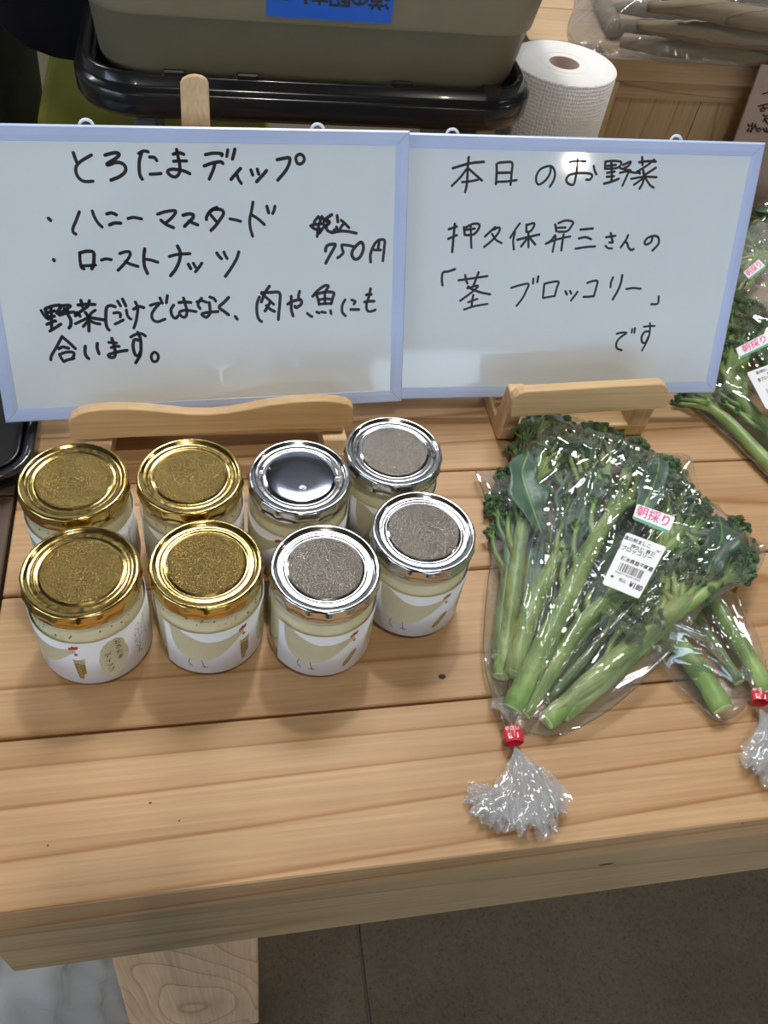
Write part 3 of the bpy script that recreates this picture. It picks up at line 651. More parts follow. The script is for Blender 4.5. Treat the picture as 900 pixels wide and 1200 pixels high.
# ------------------------------------------------------------------ jars of egg dip
NF = 16
def lid_mesh(m0, m1):
    mb = MB()
    prof = [(0, 7.95), (1.2, 7.95), (2.20, 7.94), (2.30, 7.91), (2.42, 7.84), (2.50, 7.82), (2.56, 7.86), (2.63, 7.88), (2.75, 7.86), (2.95, 7.86),
            (3.04, 7.90), (3.12, 7.99), (3.21, 8.04), (3.30, 8.03), (3.37, 7.96), (3.40, 7.84), (3.39, 7.72), (3.42, 7.60), (3.44, 7.45), (3.42, 7.25), (3.40, 7.08), (3.45, 7.0), (3.44, 6.93), (3.36, 6.92)]
    def rf(r, z, th, i):
        if i < 15: return r
        f = .5 + .5 * math.cos(NF * th)
        k = {15: .4, 16: .8, 17: 1, 18: 1, 19: .9, 20: .5, 21: .15, 22: .1}.get(i, 0)
        return r - .02 + .10 * k * f ** 1.6
    mb.lathe(prof[::-1], (0, 0, 0), 192, 0, lambda r, z, th, i: rf(r, z, th, len(prof) - 1 - i), lambda i: 1 if (len(prof) - 2 - i) < 3 else 0)
    return mb.mesh('lid', [m0, m1])
glass = MB().lathe([(0, .0), (2.6, .0), (3.0, .06), (3.25, .25), (3.40, .6), (3.45, 1.0), (3.45, 5.4), (3.41, 5.75), (3.30, 6.1), (3.12, 6.45), (3.02, 6.7), (3.0, 7.6)], (0, 0, 0), 72).mesh('glass_jar', m_glass)
fill_ = MB().lathe([(0, .42), (2.5, .42), (2.95, .5), (3.20, .8), (3.28, 1.2), (3.30, 5.4), (3.24, 5.75), (3.12, 6.1), (2.96, 6.4), (2.86, 6.7), (2.85, 7.3), (0, 7.3)], (0, 0, 0), 72).mesh('dip_filling', m_cream)
sd = MB(); r2 = random.Random(3)
for k in range(46):
    a = r2.uniform(0, 6.28); z = r2.uniform(5.5, 6.5); R = 3.29 - (.0 if z < 5.6 else (z - 5.6) * .38)
    s_ = r2.uniform(.03, .075); sd.sphere((R * math.cos(a), R * math.sin(a), z), s_, 6, 4, sq=(1, 1, .8))
seeds = sd.mesh('mustard_seeds', m_seed)
DEG = 3.475 * math.pi / 180
def lab(R):
    return lambda s, z: (R * math.cos(math.radians(s)), R * math.sin(math.radians(s)), z)
def label_mesh():
    mb = MB(); n = 88; vs = []; fs = []
    for R in (3.455, 3.475):
        for i in range(n + 1):
            s = 262.0 * i / n
            for z in (.72, 5.42): vs.append(lab(R)(s, z))
    k = 2 * (n + 1)
    for i in range(n):
        a = 2 * i; fs.append((k + a, k + a + 2, k + a + 3, k + a + 1)); fs.append((a, a + 1, a + 3, a + 2))
        fs.append((a + 1, k + a + 1, k + a + 3, a + 3)); fs.append((a, a + 2, k + a + 2, k + a))
    fs.append((0, k, k + 1, 1)); fs.append((2 * n, 2 * n + 1, k + 2 * n + 1, k + 2 * n))
    mb.add(vs, fs, 0, True); return mb.mesh('paper_label', m_paper)
label_me = label_mesh()
def tess(mb, pts, mi, R):                   # a flat print laid on the curved label: cut into narrow vertical slices
    from mathutils.geometry import tessellate_polygon
    s0 = min(p[0] for p in pts); s1 = max(p[0] for p in pts); n = max(1, int((s1 - s0) / 2.5)); L = lab(R)
    E = list(zip(pts, pts[1:] + pts[:1]))
    def cross(s):
        out = []
        for (a, b) in E:
            if (a[0] <= s < b[0]) or (b[0] <= s < a[0]): out.append(a[1] + (b[1] - a[1]) * (s - a[0]) / (b[0] - a[0]))
        return sorted(out)
    N = max(6, int((s1 - s0) / .8)); prev = None; prevs = None
    for k in range(N + 1):
        s = s0 + (s1 - s0) * (k + (1e-3 if k == 0 else (-1e-3 if k == N else 0))) / N; c = cross(s)
        if len(c) >= 2 and prev and len(prev) >= 2:
            lo0, hi0, lo1, hi1 = prev[0], prev[-1], c[0], c[-1]
            mb.add([L(prevs, lo0), L(s, lo1), L(s, hi1), L(prevs, hi0)], [(0, 1, 2, 3)], mi, True)
        prev, prevs = c, s
def print_mesh(kind):
    mb = MB(); R = 3.483
    hen = [(9, 5.42), (9.6, 4.6), (11, 3.9), (15, 3.05), (20, 2.65), (27, 2.38), (34, 2.25), (41, 2.22), (50, 2.35), (58, 2.62), (66, 3.05), (74, 3.6), (82, 4.15), (87, 4.38), (88.5, 4.6), (86, 4.8), (82, 4.78), (72, 4.58), (60, 4.45), (50, 4.45), (40, 4.62), (31, 4.95), (24, 5.25), (20, 5.42)]
    tess(mb, hen, 0, R)
    for c in ((83.5, 4.86, 1.9, .15), (86.5, 4.99, 2.2, .17), (90, 5.02, 1.9, .14), (87.5, 4.86, 3.4, .10)):
        tess(mb, [(c[0] + c[2] * math.cos(t), c[1] + c[3] * math.sin(t)) for t in np.linspace(0, 6.2, 12)], 1, R + .003)
    tess(mb, [(87.8 + 1.9 * math.cos(t), 4.22 + .15 * math.sin(t)) for t in np.linspace(0, 6.2, 12)], 1, R + .003)
    tess(mb, [(85.2 + .5 * math.cos(t), 4.52 + .03 * math.sin(t)) for t in np.linspace(0, 6.2, 8)], 4, R + .003)
    L = lambda a, b: lab(R + .003)(a / DEG, b)
    for st in ([(29, 2.35), (27.5, 1.85), (30, 1.6), (27, 1.55)], [(30, 1.6), (31.5, 1.42)], [(41.5, 2.3), (43.5, 1.65), (47, 1.5)], [(43.5, 1.65), (40.5, 1.5)], [(43.5, 1.65), (43.8, 1.4)]):
        ribbon(mb, [(a * DEG, b) for a, b in st], .06, L, 3)
    if kind == 'pot':
        tess(mb, [(83, 3.55), (83.4, 2.6), (84.2, 1.5), (85.5, 1.32), (88, 1.3), (89.5, 1.42), (90, 1.9), (92.5, 1.95), (93.6, 2.25), (93.4, 2.9), (94, 3.45)], 2, R)
        tess(mb, [(82.6, 3.55), (83, 3.2), (93.6, 3.1), (95.2, 3.4), (94.6, 3.62)], 0, R + .002)
        ribbon(mb, [(82.6 * DEG, 3.58), (88 * DEG, 3.52), (95.5 * DEG, 3.72)], .05, L, 2)
        for k in range(9): ribbon(mb, [((83.8 + k * 1.15) * DEG, 3.18), ((84.4 + k * 1.15) * DEG, 3.48)], .035, L, 3)
        for k in range(5): ribbon(mb, [(86.3 * DEG, 2.9 - .3 * k), (88.3 * DEG, 2.95 - .3 * k)], .05, L, 0)
    else:
        pn = []
        for t in np.linspace(0, 2 * math.pi, 40)[:-1]:
            q = math.cos(t); wv = .30 - .085 * math.exp(-(q / .35) ** 2); x, y = .86 * q, wv * math.sin(t) * (1.0 if q < 0 else .93)
            ca, sa = math.cos(1.05), math.sin(1.05)
            pn.append(((85.3 * DEG + x * ca - y * sa) / DEG, 2.2 + x * sa + y * ca))
        tess(mb, pn, 2, R)
        for o_ in (-.12, .0, .12):
            ribbon(mb, [(85.3 * DEG + x_ * .5 - o_ * .87, 2.2 + x_ * .87 + o_ * .5) for x_ in (-.65, -.3, 0, .3, .65)], .03, L, 0)
    bd = [(107.5, 3.2), (109.3, 3.75), (111, 4.35), (115, 4.8), (121, 5.1), (128, 5.12), (133, 4.9), (136, 4.5), (135.5, 4.1), (138.5, 3.7), (139, 3.0), (136, 2.4), (133.5, 1.95), (130, 1.5), (122, 1.3), (118, 1.12), (115.5, 1.35), (110, 1.75), (107.8, 2.4)]
    tess(mb, bd, 0, R)
    put_text(mb, 'とろたま', lambda x, y: L(129.0 * DEG + x, 4.62 + y), .50, 4, .018, True, 1.12)
    put_text(mb, 'ディップ', lambda x, y: L(117.0 * DEG + x, 3.62 + y), .50, 4, .018, True, 1.12)
    r3 = random.Random(5)
    for s_, z0, z1 in ((150, 4.4, 2.55), (155, 4.75, 2.5), (165.5, 5.0, 2.9), (160, 4.3, 3.2)):
        z = z0
        while z > z1:
            for _ in range(3):
                a, b = r3.uniform(-.1, .1), r3.uniform(-.08, .08)
                ribbon(mb, [(s_ * DEG + a, z + b), (s_ * DEG + a + r3.uniform(-.1, .1), z + b + r3.uniform(-.08, .08))], .035, L, 4)
            z -= .23
    for a, b in ((150, 1.9), (153, 1.7), (151.5, 2.2)): ribbon(mb, [(a * DEG, b), (a * DEG + .15, b + .12), (a * DEG + .05, b + .2)], .07, L, 3)
    return mb.mesh('label_print', [m_hen, m_red, m_brown, m_olive, m_text])
prints = {k: print_mesh(k) for k in ('pot', 'peanut')}
lid_g = lid_mesh(m_gold, m_goldg); lid_s = lid_mesh(m_silver, m_silverg); lid_b = lid_mesh(m_silver, m_blued)
JARS = [(-8.35, 31.43, lid_g, 'pot', -112.5, 'gold-lidded jar whose label shows the oval name badge, foremost at the table end'),
        (-1.09, 31.50, lid_g, 'pot', -53.5, 'gold-lidded jar with the whole hen on its label, in the front row'),
        (6.09, 30.66, lid_s, 'peanut', -47.2, 'silver-lidded jar with hen and peanut, beside the front row gold lids'),
        (12.77, 33.10, lid_s, 'peanut', -41.3, 'silver-lidded jar with hen and peanut, set apart nearest the broccoli bag'),
        (-9.27, 38.65, lid_g, 'pot', -116, 'gold-lidded jar in the back row beside the black tray'),
        (-1.98, 38.71, lid_g, 'pot', -82, 'gold-lidded jar in the back row between a gold and a bluish lid'),
        (5.21, 38.28, lid_b, 'peanut', -106, 'jar with dark bluish silver lid marked by water spots, in the back row'),
        (11.98, 40.33, lid_s, 'peanut', -44, 'jar with dull dark grey silver lid, rearmost of all the jars')]
for k, (x, y, ld, kind, st, lb) in enumerate(JARS):
    t = thing('dip_jar', lb, 'jar', (x, y, 0), 'jars of egg dip')
    fac = math.atan2(-y, -x) + math.radians(st)
    def part(name, me, rot=0.0, par=None):
        o = bpy.data.objects.new(name, me); COL.objects.link(o); o.parent = par or t
        if rot: o.rotation_euler[2] = rot
        return o
    part('glass_jar', glass); fo = part('dip_filling', fill_)
    if kind == 'pot': part('mustard_seeds', seeds, k * 1.3, fo)['kind'] = 'stuff'
    lo = part('paper_label', label_me, fac); part('label_print', prints[kind], 0, lo)
    l_ = part('lid', ld, k * .37)
    if ld is lid_b:
        l_['label'] = 'smooth silver lid with dried water spots'
        for px, py, r_ in ((355, 571, .26), (396, 561, .26), (306, 553, .2), (316, 549, .1), (338, 576, .08)):
            p = az(px, py, 7.97) - np.array((x, y, 0)); c = MB().lathe([(r_, 7.965), (r_ * .9, 7.985), (r_ * .55, 7.975), (0, 7.972)], (p[0], p[1], 0), 14)
            o = part('water_spot', c.mesh('water_spot', m_filmd), 0, l_); o.rotation_euler[2] = -k * .37
    else:
        l_['label'] = 'grained gold lid' if ld is lid_g else 'grained silver lid'

# ------------------------------------------------------------------ stem broccoli and its clear bags
def floret_mesh(seed, R=1.22, nsub=13, light=False):
    r = random.Random(seed); mb = MB()
    for k in range(nsub):
        g = (k + .5) / nsub; ph = math.acos(1 - g * .95) ; th = k * 2.399 + r.uniform(-.3, .3)
        d = np.array((math.sin(ph) * math.cos(th), math.sin(ph) * math.sin(th), math.cos(ph) * .9 + .25))
        tip = d * R * r.uniform(.82, 1.1) + np.array((0, 0, .25)); mid = d * R * .42 + np.array((0, 0, -.05))
        mb.tube([(0, 0, -.5), tuple(mid), tuple(tip)], [.26, .15, .13], 6, 0, False)
        sr = R * r.uniform(.24, .34); mb.sphere(tip, sr * .86, 8, 6, 1, .08)
        nb = 30
        for b in range(nb):
            z = 1 - 1.75 * (b + .5) / nb; q = math.sqrt(max(0, 1 - z * z)); t2 = b * 2.399 + seed
            v = np.array((q * math.cos(t2), q * math.sin(t2), z)); sg = d / np.linalg.norm(d)
            if v @ sg < -.45: continue
            mb.sphere(tip + v * sr * r.uniform(.86, 1.08), sr * r.uniform(.16, .26), 5, 4, 1)
    return mb.mesh('floret', [m_twig, m_bud])
FLO = [floret_mesh(s) for s in (1, 2, 3, 4, 5)]
FLOS = [floret_mesh(s, 1.0, 6) for s in (11, 12)]
nfl = [0]
def add_floret(par, p, d, s, small=False):
    o = bpy.data.objects.new('floret', (FLOS if small else FLO)[nfl[0] % (2 if small else 5)]); nfl[0] += 1
    COL.objects.link(o); o.parent = par
    og = ORG[root(par).name]
    d = Vector(d).normalized(); q = d.to_track_quat('Z', 'Y') @ Matrix.Rotation(nfl[0] * 1.7, 3, 'Z').to_quaternion()
    o.rotation_mode = 'QUATERNION'; o.rotation_quaternion = q
    o.location = [(p[i] - og[i]) * .01 for i in range(3)]; o.scale = (s, s, s * .9)
    return o
def smooth_path(P, n=5):
    P = [np.array(p, float) for p in P]; E = [2 * P[0] - P[1]] + P + [2 * P[-1] - P[-2]]; Q = []
    for i in range(1, len(E) - 2):
        a, b, c, d = E[i - 1:i + 3]
        for k in range(n):
            t = k / n; Q.append(.5 * (2 * b + (c - a) * t + (2 * a - 5 * b + 4 * c - d) * t * t + (3 * b - a - 3 * c + d) * t ** 3))
    Q.append(P[-1]); return Q
def leaf(par, path, wid, seed=0):
    r = random.Random(seed); P = smooth_path([az(*p) for p in path], 5); n = len(P); vs = []; fs = []; m = 9
    for i, p in enumerate(P):
        t = P[min(i + 1, n - 1)] - P[max(i - 1, 0)]; t /= np.linalg.norm(t); a = np.array((-t[1], t[0], 0)); a /= np.linalg.norm(a)
        u = i / (n - 1); w_ = wid * .8 * (.10 + math.sin(math.pi * min(1, u * .88 + .08)) ** .7) * (1 + .16 * math.sin(u * 13 + seed * 2) + .1 * math.sin(u * 23 + seed))
        for j in range(m):
            q = 2 * j / (m - 1) - 1
            vs.append(p + a * q * w_ + np.array((0, 0, abs(q) * .25 * w_ + .26 * math.sin(i * .8 + (2 if q > 0 else 0) + seed) * abs(q) ** 2)))
    for i in range(n - 1):
        for j in range(m - 1): fs.append((i * m + j, i * m + j + 1, (i + 1) * m + j + 1, (i + 1) * m + j))
    mb = MB().add(vs, fs, 0, True); mb.tube([tuple(q + np.array((0, 0, .02))) for q in P], [.07 * (1 - .6 * i / n) for i in range(n)], 6, 1)
    o = mb.build('leaf', [m_leaf, m_twig], par)
    s_ = o.modifiers.new('thick', 'SOLIDIFY'); s_.thickness = .0006
    return o
RS = .74
rv = random.Random(77)
def stalk(label, path, flo, leaves=(), group=None, mat=None, cut=True, small=()):
    # path: (px, py, z, radius) from the cut end upward; flo: (px, py, z, size, where on the stem it forks off)
    base = az(*path[0][:3])
    t = thing('stem_broccoli', label, 'broccoli', tuple(base), group)
    P4 = smooth_path([np.append(az(*p[:3]), p[3]) for p in path], 5)
    pts = [p[:3] for p in P4]; rad = [p[3] * RS for p in P4]; n = len(pts)
    mb = MB(); rr = [r_ * (1 + .05 * math.sin(i * 1.3)) for i, r_ in enumerate(rad)]
    mb.tube(pts, rr, 14, 0, True, .92, .03)
    d0 = pts[0] - pts[1]; d0 /= np.linalg.norm(d0)
    if cut: mb.tube([pts[0] + d0 * .01, pts[0] + d0 * .05], [rr[0] * .97, rr[0] * .85], 14, 1, True, .92)
    SAMP = [(*p, r_) for p, r_ in zip(pts, rad)]
    ext = []
    for f in flo:
        for _ in range(2 if f[3] > .65 else 1): ext.append((f[0] + rv.uniform(-13, 9), f[1] + rv.uniform(-13, 15), f[2] - rv.uniform(.1, .7), rv.uniform(.48, .72), (f[4] if len(f) > 4 else .75) - .12))
    if len(flo) > 3:
        for u in (.42, .55, .68):             # short side shoots along the upper stem
            i = int(u * (n - 1)); tdir = pts[min(i + 3, n - 1)] - pts[i]; sd = np.array((-tdir[1], tdir[0], 0)); sd /= np.linalg.norm(sd) + 1e-9; k_ = 1 if sd[0] * -.75 + sd[1] > 0 else -1
            e_ = pts[min(i + 4, n - 1)] + sd * k_ * rv.uniform(1.0, 1.8) + np.array((0, 0, rv.uniform(-.3, .3)))
            bp = smooth_path([pts[i], (pts[i] + e_) / 2 + sd * k_ * .3, e_], 3); mb.tube(bp, [.28, .26, .24, .22, .2, .18, .16][:len(bp)], 7, 0)
            add_floret(t, e_, e_ - pts[i] + np.array((0, 0, .3)), rv.uniform(.4, .6), True)
    for f in list(flo) + ext:
        q = az(*f[:3]); s = f[3]; q[2] = q[2] - .5 * s; fr = f[4] if len(f) > 4 else .75
        i = min(n - 1, int(fr * (n - 1))); a = pts[i]
        c = a + (q - a) * .5 + np.array((0, 0, .2)); bp = smooth_path([a, c, q], 4)
        mb.tube(bp, [max(.18, rad[i] * .62) * (1 - .45 * k / len(bp)) for k in range(len(bp))], 8, 0)
        d = (q - c) / np.linalg.norm(q - c) + np.array((0, 0, .45))
        add_floret(t, q, d, s, s < .62)
        SAMP += [(*(q + np.array((0, 0, .35 * s))), 1.5 * s)] + [(*p, .3) for p in bp]
    mb.build('stem', [mat or m_stem, m_cut], t)
    for k, lf in enumerate(leaves): leaf(t, lf[0], lf[1], k + int(base[0]))
    return SAMP
def film(par, outline, samp, base, seed, tie=None, mat=None, NS=300, NR=70, amp=1.0, name='film'):
    r = random.Random(seed); O = [az(*p) for p in outline]; k = len(O)
    O = np.array(smooth_path(O + [O[0]], 8)[:-1]); seg = np.linalg.norm(np.roll(O, -1, 0) - O, axis=1); cs = np.concatenate([[0], np.cumsum(seg)])
    sp = np.linspace(0, cs[-1], NS, endpoint=False); Oc = np.vstack([O, O[:1]])
    E = np.stack([np.interp(sp, cs, Oc[:, i]) for i in range(3)], 1)
    C = E.mean(0); T = (np.arange(NR + 1) / NR)[:, None]
    X = C[0] + T * (E[:, 0] - C[0])[None]; Y = C[1] + T * (E[:, 1] - C[1])[None]; ZE = np.repeat(E[:, 2][None], NR + 1, 0)
    S = np.array(samp); env = np.full(X.shape, -9.0)
    for (sx, sy, sz, sr) in S:
        d = np.hypot(X - sx, Y - sy); env = np.maximum(env, sz + sr + .10 - .42 * np.maximum(0, d - .75 * sr))
    cre = np.zeros(X.shape)
    xa, xb, ya, yb = X.min(), X.max(), Y.min(), Y.max()
    for q in range(int(46 * amp)):
        cx, cy = r.uniform(xa, xb), r.uniform(ya, yb)
        an = r.uniform(0, math.pi) if (tie is None or r.random() < .3) else math.atan2(cy - tie[1], cx - tie[0]) + r.gauss(0, .22)
        L = r.uniform(2, 9); w_ = r.uniform(.12, .45); u = (X - cx) * math.cos(an) + (Y - cy) * math.sin(an); v = -(X - cx) * math.sin(an) + (Y - cy) * math.cos(an) + .04 * u * u * r.uniform(-.4, .4)
        cre += r.uniform(.10, .34) * np.clip(1 - np.abs(v) / w_, 0, 1) * np.clip(1.2 - np.abs(u) / L, 0, 1)
    if tie is not None:
        ph = np.arctan2(Y - tie[1], X - tie[0]); rt = np.hypot(X - tie[0], Y - tie[1]); A = .34 * np.exp(-rt / 5) + .05
        for kf in (17, 29, 47): cre += A * (np.abs(np.sin(kf * ph + r.uniform(0, 6) + .05 * rt)) - .5) * (17 / kf)
        for q in range(int(34 * amp)):       # long folds fanning out from the tie
            ph0 = r.choice(list(ph[-1])) + r.gauss(0, .02); bend = r.uniform(-.012, .012); r0 = r.uniform(0, 9); r1 = r0 + r.uniform(5, 17); w_ = r.uniform(.12, .36)
            dph = (ph - ph0 - bend * (rt - r0) + math.pi) % (2 * math.pi) - math.pi; v = dph * rt
            cre += r.uniform(.16, .46) * np.where(np.abs(v) < w_ * 2, np.cos(np.clip(v / w_ / 2, -1, 1) * math.pi / 2) ** 2, 0) * np.clip((rt - r0) / 2.0, 0, 1) * np.clip((r1 - rt) / 3.0, 0, 1)
    cre += .05 * np.sin(X * 2.3 + 1.7 * np.sin(Y * 1.1 + seed)) * np.sin(Y * 1.9 + 1.3 * np.sin(X * .9))
    fade = np.clip((1 - T ** 4) * 1.35, 0, 1)
    top = ZE + (np.maximum(env, ZE) - ZE) * fade
    for _ in range(3):
        t2 = top.copy(); t2[1:-1] = (top[:-2] + top[2:] + 2 * top[1:-1]) / 4; top = (np.roll(t2, 1, 1) + np.roll(t2, -1, 1) + 2 * t2) / 4
        top = np.maximum(top, (ZE + (np.maximum(env, ZE) - ZE) * fade) - .1)
    top[0] = top[1].mean()
    top = top + cre * np.clip(fade, .25, 1)
    bs = base(X, Y); low = ZE - (ZE - bs) * np.clip((1 - T ** 4) * 1.5, 0, 1) ; low = np.minimum(low, top - .02)
    vs = [(C[0], C[1], float(top[0].mean()))]; 
    for i in range(1, NR + 1): vs += list(zip(X[i], Y[i], top[i]))
    ob = len(vs); vs.append((C[0], C[1], float(low[0].mean())))
    st = 3
    lo = list(range(0, NR, st))[1:]
    for i in lo: vs += list(zip(X[i], Y[i], low[i]))
    fs = [(0, 1 + j, 1 + (j + 1) % NS) for j in range(NS)]
    for i in range(NR - 1):
        a = 1 + i * NS; b = a + NS
        fs += [(a + j, b + j, b + (j + 1) % NS, a + (j + 1) % NS) for j in range(NS)]
    fs += [(ob, ob + 1 + (j + 1) % NS, ob + 1 + j) for j in range(NS)]
    rows = [ob + 1 + q * NS for q in range(len(lo))] + [1 + (NR - 1) * NS]
    for a, b in zip(rows[:-1], rows[1:]): fs += [(a + j, a + (j + 1) % NS, b + (j + 1) % NS, b + j) for j in range(NS)]
    MB().add(vs, fs, 0, True).build(name, mat or m_film, par)
    return lambda x, y: float(max((s_[2] + s_[3] + .1 - .42 * max(0, math.hypot(x - s_[0], y - s_[1]) - .75 * s_[3])) for s_ in samp))
def tail(par, T0, ang, spread, L, seed, zt=.6, layers=3, mat=None, name='gathered_tail'):
    r = random.Random(seed); mb = MB(); NA, NRr = 84, 26
    for l in range(layers):
        p0, p1, p2 = [r.uniform(0, 6) for _ in range(3)]; vs = []; fs = []
        jag = [r.uniform(.72, 1.12) for _ in range(NA + 1)]; jag = [(jag[max(i - 1, 0)] + jag[i] * 2 + jag[min(i + 1, NA)]) / 4 for i in range(NA + 1)]
        for i in range(NRr + 1):
            q = i / NRr
            for j in range(NA + 1):
                a = 2 * j / NA - 1; an = ang + spread * a * (.35 + .65 * q ** .5) + .10 * math.sin(q * 9 + j * .5 + p0) * q
                ll = L * jag[j] * (1 - .18 * a * a) * q + .15
                tri = abs(((j * .21 + p1 + 1.1 * math.sin(q * 5 + p2)) % 2) - 1)
                z = zt + (tri * .55 + .14 * math.sin(j * .8 + q * 7 + p1)) * min(1, q * 2.2) * (1 - .25 * q) + .28 * l * q + .35 * math.sin(math.pi * q) - .25 * q
                x = T0[0] + math.cos(an) * ll + .08 * math.sin(j * .9 + q * 9 + l) * q; y = T0[1] + math.sin(an) * ll + .08 * math.cos(j * .7 + q * 8) * q
                vs.append((x, y, max(.04 + .02 * l, z)))
        for i in range(NRr):
            for j in range(NA):
                a = i * (NA + 1) + j; fs.append((a, a + 1, a + NA + 2, a + NA + 1))
        mb.add(vs, fs, 0, True)
    return mb.build(name, mat or m_film2, par)
def tie(par, T0, ang, r0=.62, wd=1.0):
    c, s_ = math.cos(ang), math.sin(ang); d = np.array((c, s_, 0)); a = np.array((-s_, c, 0)); mb = MB(); n = 22; prof = [(-wd / 2, r0 * .86), (-wd * .3, r0 * .97), (0, r0), (wd * .3, r0 * .95), (wd / 2, r0 * .9)]
    vs = []; fs = []
    for u, rr in prof:
        for j in range(n):
            th = 2 * math.pi * j / n; q = rr * (1 + .07 * math.sin(5 * th)); vs.append(T0 + d * u + a * q * math.cos(th) + np.array((0, 0, q * .85 * math.sin(th))))
    for i in range(4):
        for j in range(n): fs.append((i * n + j, i * n + (j + 1) % n, (i + 1) * n + (j + 1) % n, (i + 1) * n + j))
    t = mb.add(vs, fs, 0, True).build('red_tape_tie', m_tape, par)
    m_ = MB()
    # white print wrapped on the tape
    def fn(x, y):
        th = math.pi / 2 - .25 + x / r0; q = r0 * 1.05
        return tuple(T0 + d * (-y) + a * q * math.cos(th) * -1 + np.array((0, 0, q * .86 * math.sin(th))))
    put_text(m_, 'やさい', lambda x, y: fn(x, y + .26), .34, 0, .02)
    m_.add([fn(x, y) for x, y in ((-.32, -.38), (.32, -.38), (.32, -.02), (-.32, -.02))], [(0, 1, 2, 3)], 0, False)
    m_.build('tape_print', m_tapew, t); 
    m2 = MB(); put_text(m2, '新鮮', lambda x, y: tuple(np.array(fn(x, y - .2)) + np.array((0, 0, .012))), .27, 0, .02); m2.build('tape_red_print', m_tape, t)
def sticker(par, corners, z, kind):
    # corners: pixels of top-left, top-right, bottom-right, bottom-left of the printed side; z: their heights
    P = [az(px, py, zz) for (px, py), zz in zip(corners, z)]
    TL, TR, BR, BL = P; W = np.linalg.norm(TR - TL); H = np.linalg.norm(BL - TL)
    def fn(d):
        def g(x, y):                          # x right from centre, y up from centre, cm
            u, v = x / W + .5, .5 - y / H
            q = TL * (1 - u) * (1 - v) + TR * u * (1 - v) + BR * u * v + BL * (1 - u) * v
            return tuple(q + np.array((0, 0, d)))
        return g
    mb = MB(); rr = rrect(-W / 2, -H / 2, W / 2, H / 2, .18, 4); n = len(rr)
    mb.add([fn(0)(*p) for p in rr] + [fn(.03)(*p) for p in rr], [tuple(range(n))[::-1], tuple(range(n, 2 * n))] + [(i, (i + 1) % n, n + (i + 1) % n, n + i) for i in range(n)], 0, False)
    if kind == 'fresh':
        s = mb.build('freshness_sticker', m_sticker, par); s['label'] = 'white sticker with pink characters and a green strip'
        pr = MB(); g = fn(.04); poly(pr, [(-W / 2 + .1, -H / 2), (W / 2 - .1, -H / 2), (W / 2, -H / 2 + .16 * H), (-W / 2, -H / 2 + .16 * H)], g, 1)
        put_text(pr, '朝採り', lambda x, y: g(x, y + .07 * H), .74 * H, 0, .012, sx=min(1.2, W / (3 * .8 * H)))
        pr.build('sticker_print', [m_pink, m_green], s)
    else:
        s = mb.build('price_sticker', m_sticker, par); s['label'] = 'white price sticker with barcode'
        pr = MB(); g = fn(.04); U = W / 2; V = H / 2
        def line(t, x, y, sz, sx=1, wt=.02): put_text(pr, t, lambda a, b: g(x * U + a, y * V + b), sz * H, 0, wt, sx=sx)
        line('道の駅ましこ', -.32, .80, .085, .78); line('押久保 昇三', .08, .58, .085, .8); line('茎ブロッコリー', -.27, .42, .095, .82)
        line('栃木県益子町産', .12, .06, .085, .82, .028); line('087', .76, .74, .06, .8, .0); line('★', -.70, -.66, .085, 1, 0); line('税込', -.15, -.66, .07, .8, .01); line('¥180', .58, -.68, .13, .75, .03)
        r = random.Random(4); x = -.62
        while x < .62:
            w_ = r.choice((.012, .012, .024, .036, .05)); 
            poly(pr, [(x * U, -.38 * V), ((x + w_) * U, -.38 * V), ((x + w_) * U, -.08 * V), (x * U, -.08 * V)], g); x += w_ + r.choice((.014, .02, .03, .045))
        put_text(pr, '0287130001809', lambda a, b: g(-.02 * U + a, -.45 * V + b), .05 * H, 0, 0, sx=1.2)
        pr.build('sticker_print', m_text, s)
    return s

# the second bag, lying on the table under the big one
bs_ = 'broccoli stems inside the bag pinned beneath the big bag'
S2_ = stalk('broccoli stem with a pale cut end poking out below the big bag', [(847, 831, 1.1, 1.0), (822, 790, 1.2, 1.0), (788, 746, 1.2, .9), (735, 700, 1.2, .8), (680, 655, 1.2, .7), (640, 625, 1.2, .6)],
     [(592, 590, .7, .8, .95), (600, 612, .6, .7, .9), (610, 572, .7, .85, .9), (620, 600, .9, .8, 1)])
S2_ += stalk('broccoli stem in the under bag reaching the red tie at the table edge', [(899, 812, 1.1, .95), (868, 756, 1.3, .9), (836, 706, 1.3, .8), (800, 655, 1.2, .7), (764, 612, 1.2, .55)],
     [(742, 590, 1.0, .9, .9), (770, 585, 1.0, .9, .9), (790, 560, .8, .8, .9)])
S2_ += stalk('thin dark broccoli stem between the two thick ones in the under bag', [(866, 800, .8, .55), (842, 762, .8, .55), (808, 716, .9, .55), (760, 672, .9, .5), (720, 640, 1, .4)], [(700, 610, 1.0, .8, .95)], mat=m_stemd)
zb = lambda X, Y: np.full(np.shape(X), .03)
bag2 = thing('broccoli_bag', 'clear plastic bag of broccoli lying under the big bag, tied beside the table edge', 'bag', (34, 26, 0), 'bags of stem broccoli')
out2 = [(889, 817, 1.0), (883, 818, .95), (868, 834, .6), (846, 846, .5), (822, 830, .5), (790, 800, .5), (765, 775, .5), (700, 740, .5), (640, 690, .5), (592, 640, .5), (574, 604, .6), (566, 578, .8), (557, 551, 1.0), (575, 552, .8), (600, 556, .6), (680, 548, .6), (760, 532, .5), (806, 534, .6), (815, 556, .6), (836, 640, .6), (856, 694, .7), (884, 735, .8), (899, 785, .9), (895, 812, 1.0), (892, 817, 1.0)]
film(bag2, out2, S2_, zb, 21, (35.5, 22.8), NS=520, NR=120, amp=1.4)
T2 = az(890, 817, 1.0)
